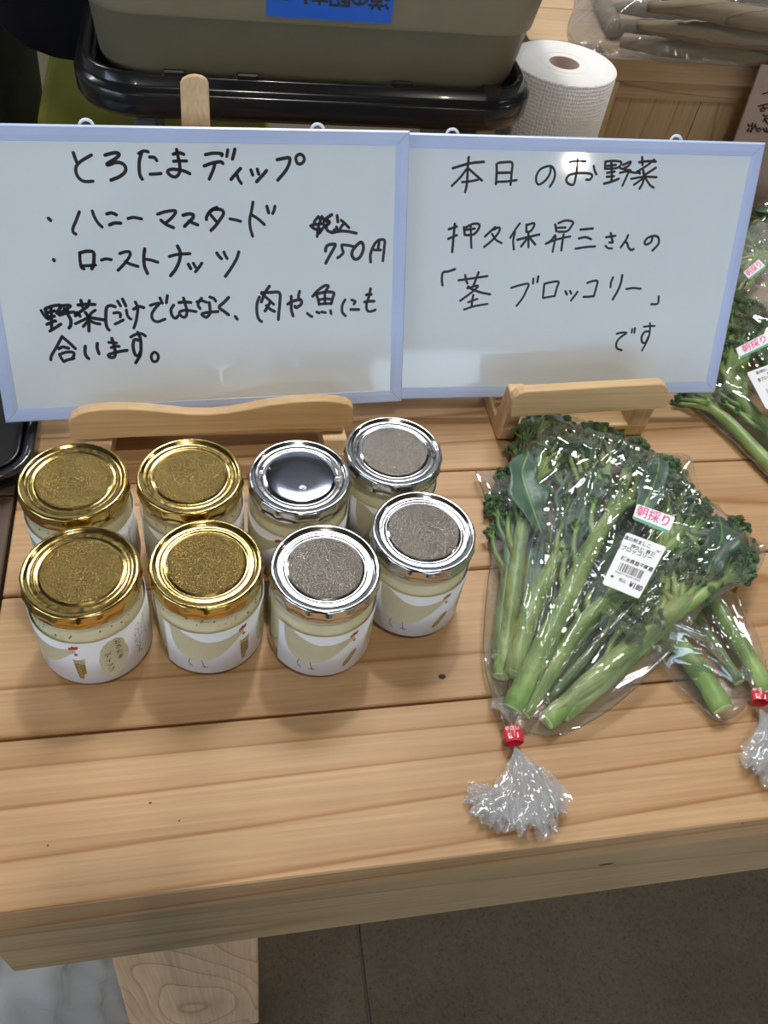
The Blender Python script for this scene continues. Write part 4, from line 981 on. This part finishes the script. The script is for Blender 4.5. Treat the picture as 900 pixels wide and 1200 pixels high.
tie(bag2, T2, math.atan2(-5, -1.6), .6, .85); tail(bag2, T2 + np.array((-.1, -.4, 0)), math.atan2(-5, -1.3), .42, 5.6, 5, .7)

# the big bag on top
G = None
SA = []
SA += stalk('broccoli stem along the flat long side of the big bag nearest the jars', [(587, 793, 1.0, .75), (600, 706, 1.3, .8), (610, 630, 1.6, .75), (622, 582, 1.9, .6), (634, 542, 2.3, .45)],
     [(633, 496, 2.6, .95, .9), (654, 500, 2.6, .9, .95), (617, 510, 2.3, .8, .8), (664, 524, 2.7, .85, 1), (640, 520, 3.0, .6, 1)], [([(634, 625, 1.9), (622, 590, 2.7), (612, 556, 2.9), (618, 534, 2.6)], 1.6)])
SA += stalk('broccoli stem at the back of the big bag with small dark heads by the easel', [(583, 770, .9, .6), (590, 706, .9, .6), (596, 650, 1, .55), (602, 610, 1.1, .45), (608, 570, 1.3, .4)],
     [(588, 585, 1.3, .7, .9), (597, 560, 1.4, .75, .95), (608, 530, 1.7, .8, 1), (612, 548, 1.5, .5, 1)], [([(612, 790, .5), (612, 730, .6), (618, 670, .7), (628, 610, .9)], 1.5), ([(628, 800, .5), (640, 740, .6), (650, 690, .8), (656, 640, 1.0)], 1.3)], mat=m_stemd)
SA += stalk('broccoli stem next to the thickest one, running to the top centre of the big bag', [(600, 790, 1.4, .95), (626, 706, 1.9, .95), (654, 655, 2.2, .85), (678, 618, 2.5, .7), (700, 584, 2.8, .55), (712, 556, 3.0, .45)],
     [(692, 532, 3.0, .95, .9), (718, 526, 3.0, .95, 1), (676, 512, 2.8, .9, .8), (705, 508, 2.7, .8, .9), (700, 552, 3.3, .6, .9)], [([(668, 640, 3.1), (680, 605, 3.3), (694, 572, 3.3), (700, 556, 3.0)], 1.2)])
SA += stalk('thickest bright green broccoli stem in the middle of the big bag', [(600, 831, 1.3, 1.0), (632, 768, 2.4, 1.0), (664, 704, 3.2, .95), (688, 652, 3.6, .85), (712, 610, 3.8, .7), (740, 580, 3.9, .5)],
     [(752, 560, 3.9, .85, .95), (766, 574, 3.9, .8, 1), (738, 548, 3.6, .9, .9), (776, 548, 3.4, .9, 1), (748, 530, 3.2, .85, .9), (728, 566, 4.2, .5, .9), (770, 590, 4.0, .5, 1)], [([(748, 606, 4.2), (760, 582, 4.6), (770, 556, 4.4), (772, 538, 4.0)], 1.1)])
SA += stalk('pale broccoli stem ending in loose light sprigs under the price sticker', [(613, 837, 1.0, .75), (648, 782, 1.8, .8), (676, 738, 2.5, .75), (700, 712, 3.0, .6), (722, 700, 3.4, .5)],
     [(730, 706, 3.9, .55, .95), (746, 712, 3.8, .5, 1), (738, 722, 3.6, .5, .9), (758, 702, 3.8, .6, 1), (756, 718, 3.6, .5, 1)])
SA += stalk('broccoli stem crossing under the stickers to the dark heads at the back', [(622, 812, .9, .75), (672, 748, 1.6, .8), (730, 690, 2.6, .75), (778, 648, 3.3, .65), (800, 622, 3.7, .5)],
     [(820, 618, 3.8, 1.0, .95), (846, 630, 3.7, 1.0, 1), (798, 584, 3.4, 1.0, .9), (780, 566, 3.2, .9, .85), (814, 598, 3.4, .9, .95), (800, 640, 4.0, .7, .9), (824, 644, 4.1, .8, 1)], [([(828, 672, 4.0), (838, 650, 4.5), (846, 628, 4.5), (842, 606, 4.2)], 1.3)])
SA += stalk('broccoli stem low in the big bag leading to the heads over the under bag', [(640, 846, .9, .85), (680, 810, 1.2, .9), (728, 766, 2.2, .85), (772, 728, 3.0, .75), (804, 700, 3.4, .55)],
     [(814, 692, 3.5, .9, .95), (802, 676, 3.7, .8, .95), (828, 676, 3.6, .9, 1), (790, 664, 3.6, .7, .9), (776, 690, 3.6, .5, .9)], [([(708, 742, 2.6), (722, 714, 3.2), (738, 690, 3.2)], .9)])
SA += stalk('lowest broccoli stem along the bag side facing the table edge, heads in the sharp corner', [(660, 838, .8, .7), (712, 796, 1.2, .75), (768, 742, 2.4, .7), (818, 700, 3.3, .6), (848, 676, 3.5, .45)],
     [(870, 656, 3.1, .9, 1), (874, 643, 2.9, .7, 1), (860, 640, 3.3, .95, 1), (856, 660, 3.6, .9, .95), (870, 670, 3.0, .7, .95), (862, 620, 3.0, .8, .95)])
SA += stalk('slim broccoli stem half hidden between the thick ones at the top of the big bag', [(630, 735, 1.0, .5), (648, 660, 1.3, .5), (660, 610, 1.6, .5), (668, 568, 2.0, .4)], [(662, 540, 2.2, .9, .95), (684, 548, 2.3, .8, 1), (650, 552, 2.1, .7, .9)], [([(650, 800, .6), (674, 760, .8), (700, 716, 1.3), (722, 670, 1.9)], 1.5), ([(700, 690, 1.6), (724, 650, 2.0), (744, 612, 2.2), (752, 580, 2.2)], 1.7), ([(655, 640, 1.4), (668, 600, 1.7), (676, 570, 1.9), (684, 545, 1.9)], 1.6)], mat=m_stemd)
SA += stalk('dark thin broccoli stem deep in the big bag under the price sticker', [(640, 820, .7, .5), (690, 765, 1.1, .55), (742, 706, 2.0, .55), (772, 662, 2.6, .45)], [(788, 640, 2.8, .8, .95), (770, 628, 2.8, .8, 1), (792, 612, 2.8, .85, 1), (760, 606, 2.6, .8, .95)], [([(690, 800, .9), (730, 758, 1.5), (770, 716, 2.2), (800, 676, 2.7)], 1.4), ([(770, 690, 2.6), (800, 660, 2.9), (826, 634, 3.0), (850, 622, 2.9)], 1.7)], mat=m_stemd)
def base1(X, Y):
    # table on the jar side, the under bag's back on the other
    t = np.clip((X - 21.0) / 9.0, 0, 1); t2 = np.clip((Y - 20) / 6.0, 0, 1)
    return .05 + 2.2 * t * t2 * np.clip((50 - Y) / 6, 0, 1)
bag1 = thing('broccoli_bag', 'big clear bag of stem broccoli with price and pink freshness stickers, on top', 'bag', (26, 33, 0), 'bags of stem broccoli')
out1 = [(602, 861, .95), (597, 855, .95), (588, 845, .85), (574, 812, .7), (566, 770, .8), (567, 730, .9), (571, 685, 1.0), (578, 640, 1.0), (588, 590, 1.1), (598, 545, 1.3), (608, 500, 1.7), (617, 474, 2.2), (626, 466, 2.6), (637, 470, 2.6), (660, 483, 2.4), (700, 498, 2.4), (760, 527, 2.5), (800, 560, 2.6), (850, 602, 2.7), (888, 631, 2.7), (897, 645, 2.7), (888, 670, 2.9), (855, 692, 2.8), (825, 712, 2.6), (805, 742, 2.2), (770, 782, 1.8), (730, 820, 1.3), (690, 848, 1.0), (655, 862, .7), (628, 862, .8), (611, 857, .95), (606, 861, .95)]
film(bag1, out1, SA, base1, 8, (17.6, 21.9), NS=900, NR=210, amp=1.5)
T1 = az(601.5, 862, .9)
tie(bag1, T1, math.atan2(-5, -.4), .62, 1.05)
tail(bag1, T1 + np.array((-.05, -.5, 0)), math.atan2(-5, -.25), .62, 5.6, 3, .8)
tail(bag1, T1 + np.array((.03, .35, 0)), math.atan2(5, .6), .62, 2.6, 13, .75, 2, m_film, 'gathered_neck')
tail(bag2, T2 + np.array((.03, .3, 0)), math.atan2(5, .4), .62, 2.2, 14, .7, 2, m_film, 'gathered_neck')
tail(bag1, az(590, 925, .5), math.atan2(-2.2, -3.0), .9, 2.6, 9, .4, 2)
sticker(bag1, [(734, 624), (781, 641.5), (748.5, 702), (705.5, 684)], (6.3, 6.3, 5.9, 5.9), 'price')
sticker(bag1, [(746.5, 590.5), (791.5, 606.5), (783, 625.5), (741, 608)], (6.2, 6.2, 6.2, 6.2), 'fresh')

# three more bags behind the second whiteboard
SB = stalk('broccoli stem lying lowest in the bag under the whiteboard corner', [(950, 590, 1.0, .9), (905, 548, 1.0, .85), (858, 498, 1.1, .75), (828, 474, 1.2, .55)], [(812, 462, 1.0, .7, .95), (800, 466, .9, .5, 1), (824, 458, 1.1, .6, .95)])
SB += stalk('bright broccoli stem in the bag under the whiteboard corner, beside its price sticker', [(960, 570, 1.6, 1.0), (915, 520, 1.9, .95), (878, 480, 2.1, .85), (852, 450, 2.2, .65)], [(846, 428, 2.0, .7, .95), (858, 412, 2.2, .9, 1), (870, 396, 2.4, .9, 1), (862, 378, 2.2, .9, 1), (880, 384, 2.4, .9, 1), (856, 396, 1.8, .9, 1), (868, 420, 2.0, .8, .9), (884, 366, 2.2, .9, 1), (850, 440, 1.4, .7, .9)])
SB += stalk('dark broccoli stem behind the price sticker of the bag under the whiteboard corner', [(975, 520, 1.6, .8), (930, 470, 1.8, .8), (900, 430, 2.0, .7), (884, 405, 2.2, .5)], [(896, 380, 2.2, .9, 1), (905, 400, 2.4, .8, .95)], mat=m_stemd)
bag3 = thing('broccoli_bag', 'clear bag of broccoli beside the whiteboard corner, its stickers cut by the picture edge', 'bag', (52, 52, 0), 'bags of stem broccoli')
film(bag3, [(990, 590, .6), (930, 585, .5), (890, 550, .5), (850, 510, .5), (815, 480, .5), (796, 468, .6), (800, 455, .8), (826, 440, 1), (842, 405, 1), (850, 372, 1), (880, 352, 1), (930, 370, 1), (980, 430, 1), (1010, 520, .8)], SB, zb, 31, (55, 40), NS=180, NR=40)
sticker(bag3, [(862, 408.5), (902, 388), (907, 401.5), (867, 420.5)], (4.3, 4.3, 4.3, 4.3), 'fresh')
sticker(bag3, [(875, 437), (924, 419), (947, 462), (898, 480)], (4.4, 4.4, 4.4, 4.4), 'price')
SB = stalk('broccoli stem in the middle bag behind the second whiteboard', [(985, 330, 1.4, .9), (940, 312, 1.6, .85), (905, 305, 1.8, .7), (888, 300, 2, .5)], [(874, 296, 2.0, .9, 1), (882, 278, 2.0, .9, 1), (868, 318, 1.9, .8, 1), (894, 290, 2.2, .8, 1), (864, 340, 1.6, .9, .9), (868, 352, 1.5, .9, .9)])
bag4 = thing('broccoli_bag', 'clear bag of broccoli with white crumpled folds, halfway up the second whiteboard edge', 'bag', (62, 68, 0), 'bags of stem broccoli')
film(bag4, [(1000, 360, .5), (950, 372, .6), (890, 372, .8), (852, 366, .6), (848, 330, .8), (856, 290, 1), (868, 268, 1), (900, 262, 1), (960, 280, 1), (1010, 310, .8)], SB, zb, 41, (66, 66), m_film2, NS=160, NR=36)
sticker(bag4, [(871, 319), (889, 304), (898, 313), (878, 328)], (4.0, 4.0, 4.0, 4.0), 'fresh')
SB = stalk('broccoli stem in the farthest bag beside the wooden crate', [(990, 280, 1.4, .8), (940, 268, 1.6, .8), (905, 262, 1.8, .7), (890, 258, 2, .5)], [(880, 262, 1.8, .7, 1), (892, 252, 1.9, .8, 1), (886, 270, 1.7, .7, 1)], [([(915, 250, 2.2), (900, 246, 2.6), (884, 243, 2.2)], 2.0)])
bag5 = thing('broccoli_bag', 'farthest clear bag of broccoli, just in front of the wooden crate', 'bag', (70, 80, 0), 'bags of stem broccoli')
film(bag5, [(1000, 296, .5), (940, 286, .6), (880, 278, .8), (868, 262, .8), (876, 242, 1), (900, 236, 1), (960, 240, 1), (1010, 262, .8)], SB, zb, 51, (76, 78), NS=140, NR=30)

# ------------------------------------------------------------------ behind the whiteboards
st_ = thing('display_stand', 'low dark grey stand on the plank table lifting the cream bin', 'stand', (9, 82, 0))
MB().box((-6, 75.5, 13.6), (25, 89.3, 14.95), bev=.2).build('top', m_grey, st_)
for x in (-6, 23):
    MB().box((x, 75.5, 0), (x + 2, 89.3, 13.6), bev=.15).build('side', m_grey, st_)
bn = thing('storage_bin', 'large cream plastic storage bin standing on its black lid behind the whiteboards', 'bin', (9, 87, 15))
def body(z, e=0.0): return (-8.35 - .10 * (z - 18) - e, 74.6 - .06 * (z - 18) - e, 27.7 + .17 * (z - 18) + e, 100.6 + .06 * (z - 18) + e)
def lp(z, e=0, r=4.0): b = body(z, e); return ring_rr(*b, r, z)
mb = loft(MB(), [lp(16.8, -1.0), lp(17.4, -.3), lp(18.4), lp(22.35), lp(22.42, .10), lp(22.6, .16), lp(22.9, .16), lp(30, .16), lp(38, .16), lp(38.2, 1.4), lp(39.4, 1.5), lp(39.6, 1.2), lp(39.5, 0), lp(34, -.4)], close1=True)
mb.build('bin_body', m_bin, bn)
# blue shop sticker, stuck on upside down
a = ay(312, 18.5, 73.9); b = ay(458.5, 28.5, 73.9)
def bf(z): return body(z)[1] - .16
s0 = MB(); x0, x1, z0, z1 = a[0], b[0], (a[2] + b[2]) / 2, (a[2] + b[2]) / 2 + 4.6
s0.box((x0, bf(25) - .10, z0), (x1, bf(25) - .02, z1)); sk = s0.build('shop_sticker', m_blue, bn); sk['label'] = 'blue sticker with black characters, upside down'
pr = MB(); cx = (x0 + x1) / 2
for ch, px in (('道', 444), ('の', 421), ('駅', 398), ('ま', 375), ('し', 352), ('こ', 329)):
    q = ay(px, 12, 73.8)
    put_text(pr, ch, lambda x, y: (q[0] - x, bf(25) - .12, z0 + 2.05 - y), 2.0, 0, .02, sx=.95)
pr.build('sticker_print', m_text, sk)
bl = thing('bin_lid', 'glossy black plastic lid used as a tray under the cream bin', 'lid', (9, 87, 15))
B2_ = (-10.6, 72.4, 29.7, 102.6)
def ib(d, z): return inset2(B2_, d, z)
def inset2(b, d, z): return ring_rr(b[0] + d, b[1] + d, b[2] - d, b[3] - d, max(5.5 - d, 1), z)
loft(MB(), [ib(1.2, 14.96), ib(.35, 15.05), ib(.05, 15.6), ib(0, 17.0), ib(.15, 17.25), ib(.55, 17.35), ib(.75, 17.6), ib(.8, 18.25), ib(1.0, 18.4), ib(1.35, 18.35), ib(1.5, 17.2), ib(1.9, 16.6), ib(4, 16.55)]).build('lid_body', m_binlid, bl)
for px in (205, 290, 470, 575):
    q = ay(px, 105, 73.6); MB().box((q[0] - .9, 73.25, 17.7), (q[0] + .9, 73.75, 18.75), bev=.12).build('latch_rib', m_binlid, bl)

c = az(661.5, 73, 17.2); R_ = 5.25
rl = thing('paper_towel_roll', 'white embossed paper towel roll standing beside the cream bin', 'paper towel', (c[0], c[1], 0))
MB().lathe([(1.5, 17.15), (R_ - .12, 17.2), (R_, 17.1), (R_, .1), (R_ - .1, 0), (1.5, 0)], (c[0], c[1], 0), 72, mfun=lambda i: 0 if i in (0, 4) else 1, caps=False).build('towel_sheet_roll', [m_towel, m_emboss], rl)
MB().lathe([(1.5, 0), (1.5, 17.12), (1.38, 17.12), (1.38, 0.0)], (c[0], c[1], 0), 36, caps=False).lathe([(0, 15.9), (1.38, 15.9)], (c[0], c[1], 0), 36).build('cardboard_core', m_kraft, rl)
m_ = MB()
for k, R2 in enumerate((2.3, 3.2, 4.1, 4.75)):
    m_.lathe([(R2, 17.175), (R2 + .05, 17.205), (R2 + .1, 17.175)], (c[0], c[1], 0), 60, caps=False)
m_.build('sheet_edges', m_towel, rl)

cr = thing('wooden_crate', 'brown wooden crate behind the table, its front panel under the burdock bag', 'crate', (65, 108, -72))
CX0, CX1 = 42.6, 118.0
for i in range(6):
    x = CX0 + 1.2 + i * 12.2; MB().box((x + .04, 91.4, -60), (min(x + 12.2, CX1 - 1) - .04, 92.4, 12.7), bev=.06).build('front_plank', m_crate, cr)
MB().box((CX0, 90.2, 12.7), (CX1, 93.0, 15.2), bev=.12).build('top_rail', m_crateh, cr)
MB().box((CX0 + .1, 90.9, 10.6), (CX1, 91.5, 12.65), bev=.08).build('inner_rail', m_crateh, cr)
MB().box((CX0, 90.4, -72), (CX0 + 2.4, 93.4, 12.66), bev=.12).build('corner_post', m_crate, cr)
MB().box((CX1 - 2.4, 90.4, -72), (CX1, 93.4, 12.66), bev=.12).build('corner_post', m_crate, cr)
for i in range(4):
    y = 93.1 + i * 9.6; MB().box((CX0 - 8, y, 13.9), (CX1, y + 9.4, 15.2), bev=.1).build('top_plank', m_cratet, cr)
MB().box((CX0 - 7.5, 93.2, -72), (CX0 - 5.5, 131, 13.8), bev=.1).build('side_panel', m_crate, cr)

# burdock roots in a clear bag on the crate
SR = []; r6 = random.Random(12)
RT = [((728, 50), (905, 66), 1.2, 16.45), ((722, 30), (910, 46), 1.25, 16.5), ((712, 8), (915, 20), 1.2, 16.45), ((748, 30), (925, 48), 1.15, 18.6), ((738, 8), (920, 26), 1.2, 18.7), ((730, -12), (930, 2), 1.1, 18.6), ((760, 8), (935, 28), 1.05, 20.7), ((697, -12), (722, 36), .9, 16.15)]
names = ['burdock root lowest at the front of the bag on the crate', 'burdock root second from the front, resting on the crate top', 'burdock root at the back of the lowest layer on the crate', 'burdock root lying on the front pair in the bag on the crate', 'thick burdock root in the middle layer of the bag on the crate', 'burdock root at the back of the middle layer in the bag', 'topmost burdock root of the pile in the bag on the crate', 'bent burdock root slanting across the end of the bag']
for (a, b, rr, z), nm in zip(RT, names):
    A, B = az(*a, z), az(*b, z); A[2] = B[2] = z
    P = smooth_path([A, A * .66 + B * .34 + np.array((0, r6.uniform(-.6, .6), r6.uniform(-.1, .2))), A * .33 + B * .67 + np.array((0, r6.uniform(-.6, .6), 0)), B], 7); n = len(P)
    o = MB().tube(P, [rr * (.45 + .6 * min(1, i / n * 2.2)) * r6.uniform(.93, 1.07) for i in range(n)], 10, jit=.05).build('burdock_root', m_root, None, at=tuple(A))
    tag(o, nm, 'root vegetable'); SR += [(*p, rr) for p in P]
bb = thing('burdock_bag', 'dusty clear plastic bag of long brown roots on the wooden crate', 'bag', (65, 105, 15.2))
zc = lambda X, Y: np.full(np.shape(X), 15.24)
film(bb, [(690, 66, 15.6), (666, 40, 15.6), (672, 10, 15.6), (690, -25, 15.6), (800, -40, 15.8), (960, -10, 15.8), (985, 30, 15.8), (960, 75, 15.8), (900, 79, 15.5), (800, 74, 15.5), (730, 70, 15.5)], SR, zc, 61, None, m_filmd, NS=320, NR=70, amp=1.1)

kc = thing('price_card', 'brown kraft card with black handwriting standing against the crate', 'card', (68, 88.6, 0))
a = ay(862, 163, 87.6); b = ay(893.5, 76, 87.6); ccx = b[0] - .35
MB().box((a[0] - .1, 87.6, 0), (a[0] + 24, 87.9, b[2]), bev=.05, xf=lambda p: (p[0] + (p[2] - a[2]) * (b[0] - a[0]) / (b[2] - a[2]), p[1], p[2])).build('card_sheet', m_kraft, kc)
MB().box((a[0] + 4, 87.95, 0), (a[0] + 18, 90.0, 1.2), bev=.1).build('card_foot', m_crateh, kc)
pr = MB(); OX, OY, KS = 800, 90, 9.0
for s_ in ["845,180 870,176 905,160", "800,312 850,298 905,288", "850,298 848,330", "822,338 825,362 858,358 872,332 830,335", "880,330 905,325", "850,400 875,420 905,405", "850,470 880,440 905,438", "860,440 900,500", "690,500 700,520 740,510", "735,490 730,530 720,585", "700,545 680,572 730,560 770,495", "770,520 780,560 800,580 825,560", "790,545 820,545", "850,545 870,580 905,570", "880,540 890,590"]:
    P = [ay(OX + float(q.split(',')[0]) / KS, OY + float(q.split(',')[1]) / KS, 87.58) for q in s_.split()]
    ribbon(pr, [(p[0], p[2]) for p in P], .2, lambda x, z: (x, 87.585, z))
pr.build('handwriting', m_ink, kc)

# chair behind the table
ch = thing('chair', 'chair with olive green cloth back standing behind the table near the cream bin', 'chair', (-6, 124, -72))
def cb(y): return [(-24.5, y, -30), (-20.4, y, -4), (-17.6, y, 4.0), (-16.4, y, 5.6), (-14.5, y, 6.2), (2, y, 6.2), (4.4, y, 5.4), (5.6, y, 3.8), (8.4, y, -4), (12.0, y, -30)]
bevel(MB().prism(cb(110), (0, 5, 0)).build('backrest', m_lime, ch), .9, 3)
MB().tube([(p[0], 109.9, p[2] + .1) for p in cb(110)[2:8]], .3, 8).build('piping', m_limel, ch)
bevel(MB().box((-18, 115.5, -33), (14, 156, -27)).build('seat', m_lime, ch), 1.2, 3)
for x in (-15, 12):
    for y in (116.5, 153): MB().tube([(x, y, -72), (x * .93 - .3, y, -33)], 1.1, 10).build('leg', m_steel, ch)

# people: one skinned body each, with head and hands
def person(name, label, J, org, head, look, hands, mat):
    pe = thing(name, label, 'person', org); ks = list(J); og = np.array(org)
    me = bpy.data.meshes.new('clothed_body')
    ed = [('pel', 'sp1'), ('sp1', 'sp2'), ('sp2', 'nk'), ('nk', 'hd'), ('pel', 'lh'), ('lh', 'lk'), ('lk', 'la'), ('la', 'lt'), ('pel', 'rh'), ('rh', 'rk'), ('rk', 'ra'), ('ra', 'rt'), ('sp2', 'ls'), ('ls', 'le'), ('le', 'lw'), ('sp2', 'rs'), ('rs', 're'), ('re', 'rw')]
    me.from_pydata([tuple((np.array(J[k][:3]) - og) * .01) for k in ks], [(ks.index(a), ks.index(b)) for a, b in ed], [])
    bo = bpy.data.objects.new('clothed_body', me); COL.objects.link(bo); bo.parent = pe
    bo.modifiers.new('skin', 'SKIN').use_smooth_shade = True
    for i, k in enumerate(ks):
        me.skin_vertices[0].data[i].radius = (J[k][3] * .01, J[k][3] * (.0068 if k in ('pel', 'sp1', 'sp2') else .01))
    me.skin_vertices[0].data[0].use_root = True
    sb = bo.modifiers.new('sub', 'SUBSURF'); sb.levels = 2; sb.render_levels = 2; me.materials.append(mat)
    H = np.array(head, float); f = np.array(look, float); f /= np.linalg.norm(f); r_ = np.cross(f, (0, 0, 1.0)); r_ /= np.linalg.norm(r_); u_ = np.cross(r_, f)
    def hx(p): return tuple(H + r_ * p[0] + f * p[1] + u_ * p[2])
    def moved(mb): mb.v = [hx(p) for p in mb.v]; return mb
    mb = MB(); mb.sphere((0, 0, 0), 10.2, 28, 20, 0, 0, (.76, .93, 1.12))
    mb.tube([(0, 9, 1.5), (0, 11.6, -2), (0, 9.4, -3)], [.9, 1.5, .8], 8)
    mb.tube([(0, -1, -9), (0, -2, -16)], [5.2, 5.6], 16)
    for q in (-1, 1): mb.sphere((q * 8.0, -.5, -1), 2.4, 10, 8, 0, 0, (.4, .7, 1.25))
    hd = moved(mb).build('head', m_skin, pe)
    moved(MB().sphere((0, -1.8, 2.4), 10.9, 28, 20, 0, .015, (.82, .92, 1.02))).build('hair', m_hair, pe)
    for q in (-1, 1): moved(MB().sphere((q * 3.2, 8.6, .9), .9, 10, 8, 0, 0, (1.3, .6, .7))).build('eye', m_hair, hd)
    moved(MB().tube([(-2.3, 8.7, -5.2), (0, 9.3, -5.4), (2.3, 8.7, -5.2)], [.3, .6, .3], 8)).build('mouth', m_red, hd)
    for (wr, kn, tips, th) in hands:         # wrist, knuckle centre, four finger paths, thumb path
        mb = MB(); wr, kn = np.array(wr, float), np.array(kn, float); mb.tube([tuple(wr), tuple(wr * .45 + kn * .55), tuple(kn)], [2.7, 3.7, 3.5], 12, flat=.55)
        for k, tp in enumerate(tips): mb.tube([tuple(p) for p in tp], [.95, .92, .82, .6][:len(tp)], 8)
        mb.tube([tuple(p) for p in th], [1.25, 1.1, .8], 8); mb.build('hand', m_skin, pe)
    return pe
def hanging(s, wx, wy, dz=0):
    tips = []
    for k in range(4):
        y0 = wy - .6 + (k - 1.5) * 1.75; L_ = (6.6, 7.6, 7.2, 5.8)[k]
        tips.append([(wx - s, y0, 5.2), (wx - s * 1.2, y0, 5.2 - L_ * .45), (wx - s * 2.2, y0, 5.2 - L_ * .8), (wx - s * 3.2, y0, 5.2 - L_)])
    up = lambda p: (p[0], p[1], p[2] + dz)
    return (up((wx, wy + 1, 13)), up((wx - s, wy - .6, 4.5)), [[up(p) for p in q] for q in tips], [up(p) for p in ((wx, wy - 2.5, 9.5), (wx - s, wy - 5, 6.5), (wx - s * 2, wy - 5.6, 3.6))])
dx, dy = -.5, 4
J = dict(pel=(-38, 128, 16, 15.5), sp1=(-38, 128, 32, 13), sp2=(-38, 127, 52, 15), nk=(-38, 127, 66, 6), hd=(-38, 126, 71, 5),
         lh=(-29.8, 128, 10, 9.5), lk=(-29.5, 126, -26, 7.0), la=(-29.5, 128.5, -63, 5.0), lt=(-29.0, 117, -69.2, 3.4),
         rh=(-46.2, 128, 10, 9.5), rk=(-47, 126, -26, 7.0), ra=(-47, 128.5, -63, 5.0), rt=(-48, 117, -69.2, 3.4),
         ls=(-20, 127, 60, 6), le=(-15, 132, 32, 4.6), lw=(-24, 118, 48, 3.2), rs=(-56, 127, 60, 6), re=(-61, 130, 34, 4.6), rw=(-60, 120, 12, 3.2))
J = {k: (v[0] + dx, v[1] + dy, v[2], v[3]) for k, v in J.items()}
pe = person('person', 'person in dark trousers standing behind the tables, cut by the picture edge', J, (-38.5, 132, -72), (-38.5, 129, 83), (0, -1, -.15),
            [hanging(1, -25 + dx, 117 + dy, 40), hanging(-1, -60 + dx, 119 + dy)], m_trouser)
hb = thing('shoulder_bag', 'black rounded shoulder bag hanging beside the standing person', 'bag', (-16, 112, 2))
LP = []
for z, hw, hd_ in ((5.2, 2.5, 1.0), (5.6, 5.0, 2.2), (6.6, 7.4, 3.4), (8.5, 9.3, 4.2), (11, 10.4, 4.6), (16, 10.8, 4.6), (23, 10.2, 3.6), (25, 9.6, 2.2)):
    LP.append([(x - 12.3 - .05 * z, y + 106.5, z - .10 * (x - 2)) for x, y in rrect(-hw, -hd_, hw, hd_, hd_ * .9)])
loft(MB(), LP).build('bag_body', m_black, hb)
MB().tube([(-22.5, 106.5, 25), (-23, 113, 45), (-28, 126, 66.5), (-30, 136, 60), (-17, 121, 38), (-4.5, 106.5, 23)], 1.0, 6, flat=.3).build('strap', m_black, hb)

# white carrier bag on the floor under the end of the table
wb = thing('carrier_bag', 'white translucent plastic carrier bag on the floor by the table end', 'bag', (-26, 27, -72))
r7 = random.Random(3); LP = []
for i in range(31):
    u = i / 30; z = -72 + 44 * u; n = 110; row = []
    for j in range(n):
        th = 2 * math.pi * j / n; rx = (12.5 - 2.5 * u); ry = (9 - 3 * u ** 2)
        q = 1 + .20 * abs(math.sin(th * 3.5 + 2.1 * math.sin(u * 4) + 1)) + .10 * abs(math.sin(th * 8 + u * 6)) + .05 * math.sin(th * 17 - u * 11)
        row.append((-25.5 + rx * q * math.cos(th), 29 + ry * q * math.sin(th), z + (1.5 * math.sin(th * 3) * u)))
    LP.append(row)
loft(MB(), LP, close1=False).build('bag_body', m_poly, wb)
for s in (-1, 1):
    MB().tube([(-31, 29 + s * 4, -30), (-29.5, 29 + s * 4.5, -20), (-24, 29 + s * 3, -16.5), (-19, 29 + s * 4.5, -20), (-18, 29 + s * 4, -30)], 1.3, 6, flat=.25).build('handle', m_poly, wb)
inr = MB().box((-31, 25, -71), (-20.5, 33, -50), bev=1.0); inr.build('packed_contents', m_paper, wb)

# the phone that takes the picture, just behind its own lens
ph = thing('smartphone', 'smartphone held over the table, taking the picture', 'phone', (0, 0, CH))
def pf(p):                                  # phone axes: right, up, back
    q = CR[0] * p[0] + CR[1] * p[1] - CR[2] * (p[2] + .35); return (q[0], q[1], CH + q[2])
MB().box((-6.0, -13.2, 0), (1.3, 1.4, .8), bev=.25, xf=pf).build('phone_body', m_phone, ph)

def P3(x, y, z): return pf((x, y, z))
def grip(side):                              # fingers behind the phone, thumb over its edge
    ex = -6.0 if side < 0 else 1.3; s = side
    kn = P3(ex + s * 2.3, -9.5, 2.6); wr = P3(ex + s * 5.5, -14.5, 5.0)
    tips = [[P3(ex + s * 2.4, -11.5 + k * 1.8, 2.0), P3(ex + s * 1.6, -11.3 + k * 1.8, -.9), P3(ex - s * .6, -11.2 + k * 1.8, -1.2), P3(ex - s * (1.8 - .3 * abs(k - 1)), -11.2 + k * 1.8, -1.15)] for k in range(4)]
    return (wr, kn, tips, [P3(ex + s * 3, -11.5, 3.2), P3(ex + s * .8, -9.2, 2.6), P3(ex - s * 1.4, -7.6, 1.85)])
g = [grip(1), grip(-1)]
J = dict(pel=(-4, -52, 14, 15.5), sp1=(-4, -51, 30, 13), sp2=(-4, -47, 50, 15), nk=(-4, -44, 64, 6), hd=(-4, -42, 69, 5),
         lh=(4.2, -52, 8, 9.5), lk=(5, -52, -27, 7.0), la=(5, -54, -63, 5.0), lt=(6, -43, -69.2, 3.4),
         rh=(-12.2, -52, 8, 9.5), rk=(-13, -52, -27, 7.0), ra=(-13, -54, -63, 5.0), rt=(-14, -43, -69.2, 3.4),
         ls=(14, -46, 58, 6), le=(20, -34, 36, 4.6), lw=(g[0][0][0] + 9, g[0][0][1], g[0][0][2], 3.0), rs=(-22, -46, 58, 6), re=(-28, -34, 36, 4.6), rw=(g[1][0][0] + 9, g[1][0][1], g[1][0][2], 3.0))
J = {k: (v[0] - 9, v[1], v[2], v[3]) for k, v in J.items()}
person('person', 'person in dark clothes holding up the smartphone in front of the table', J, (-13, -50, -72), (-13, -37, 80), (.2, .75, -.6), g, m_black)
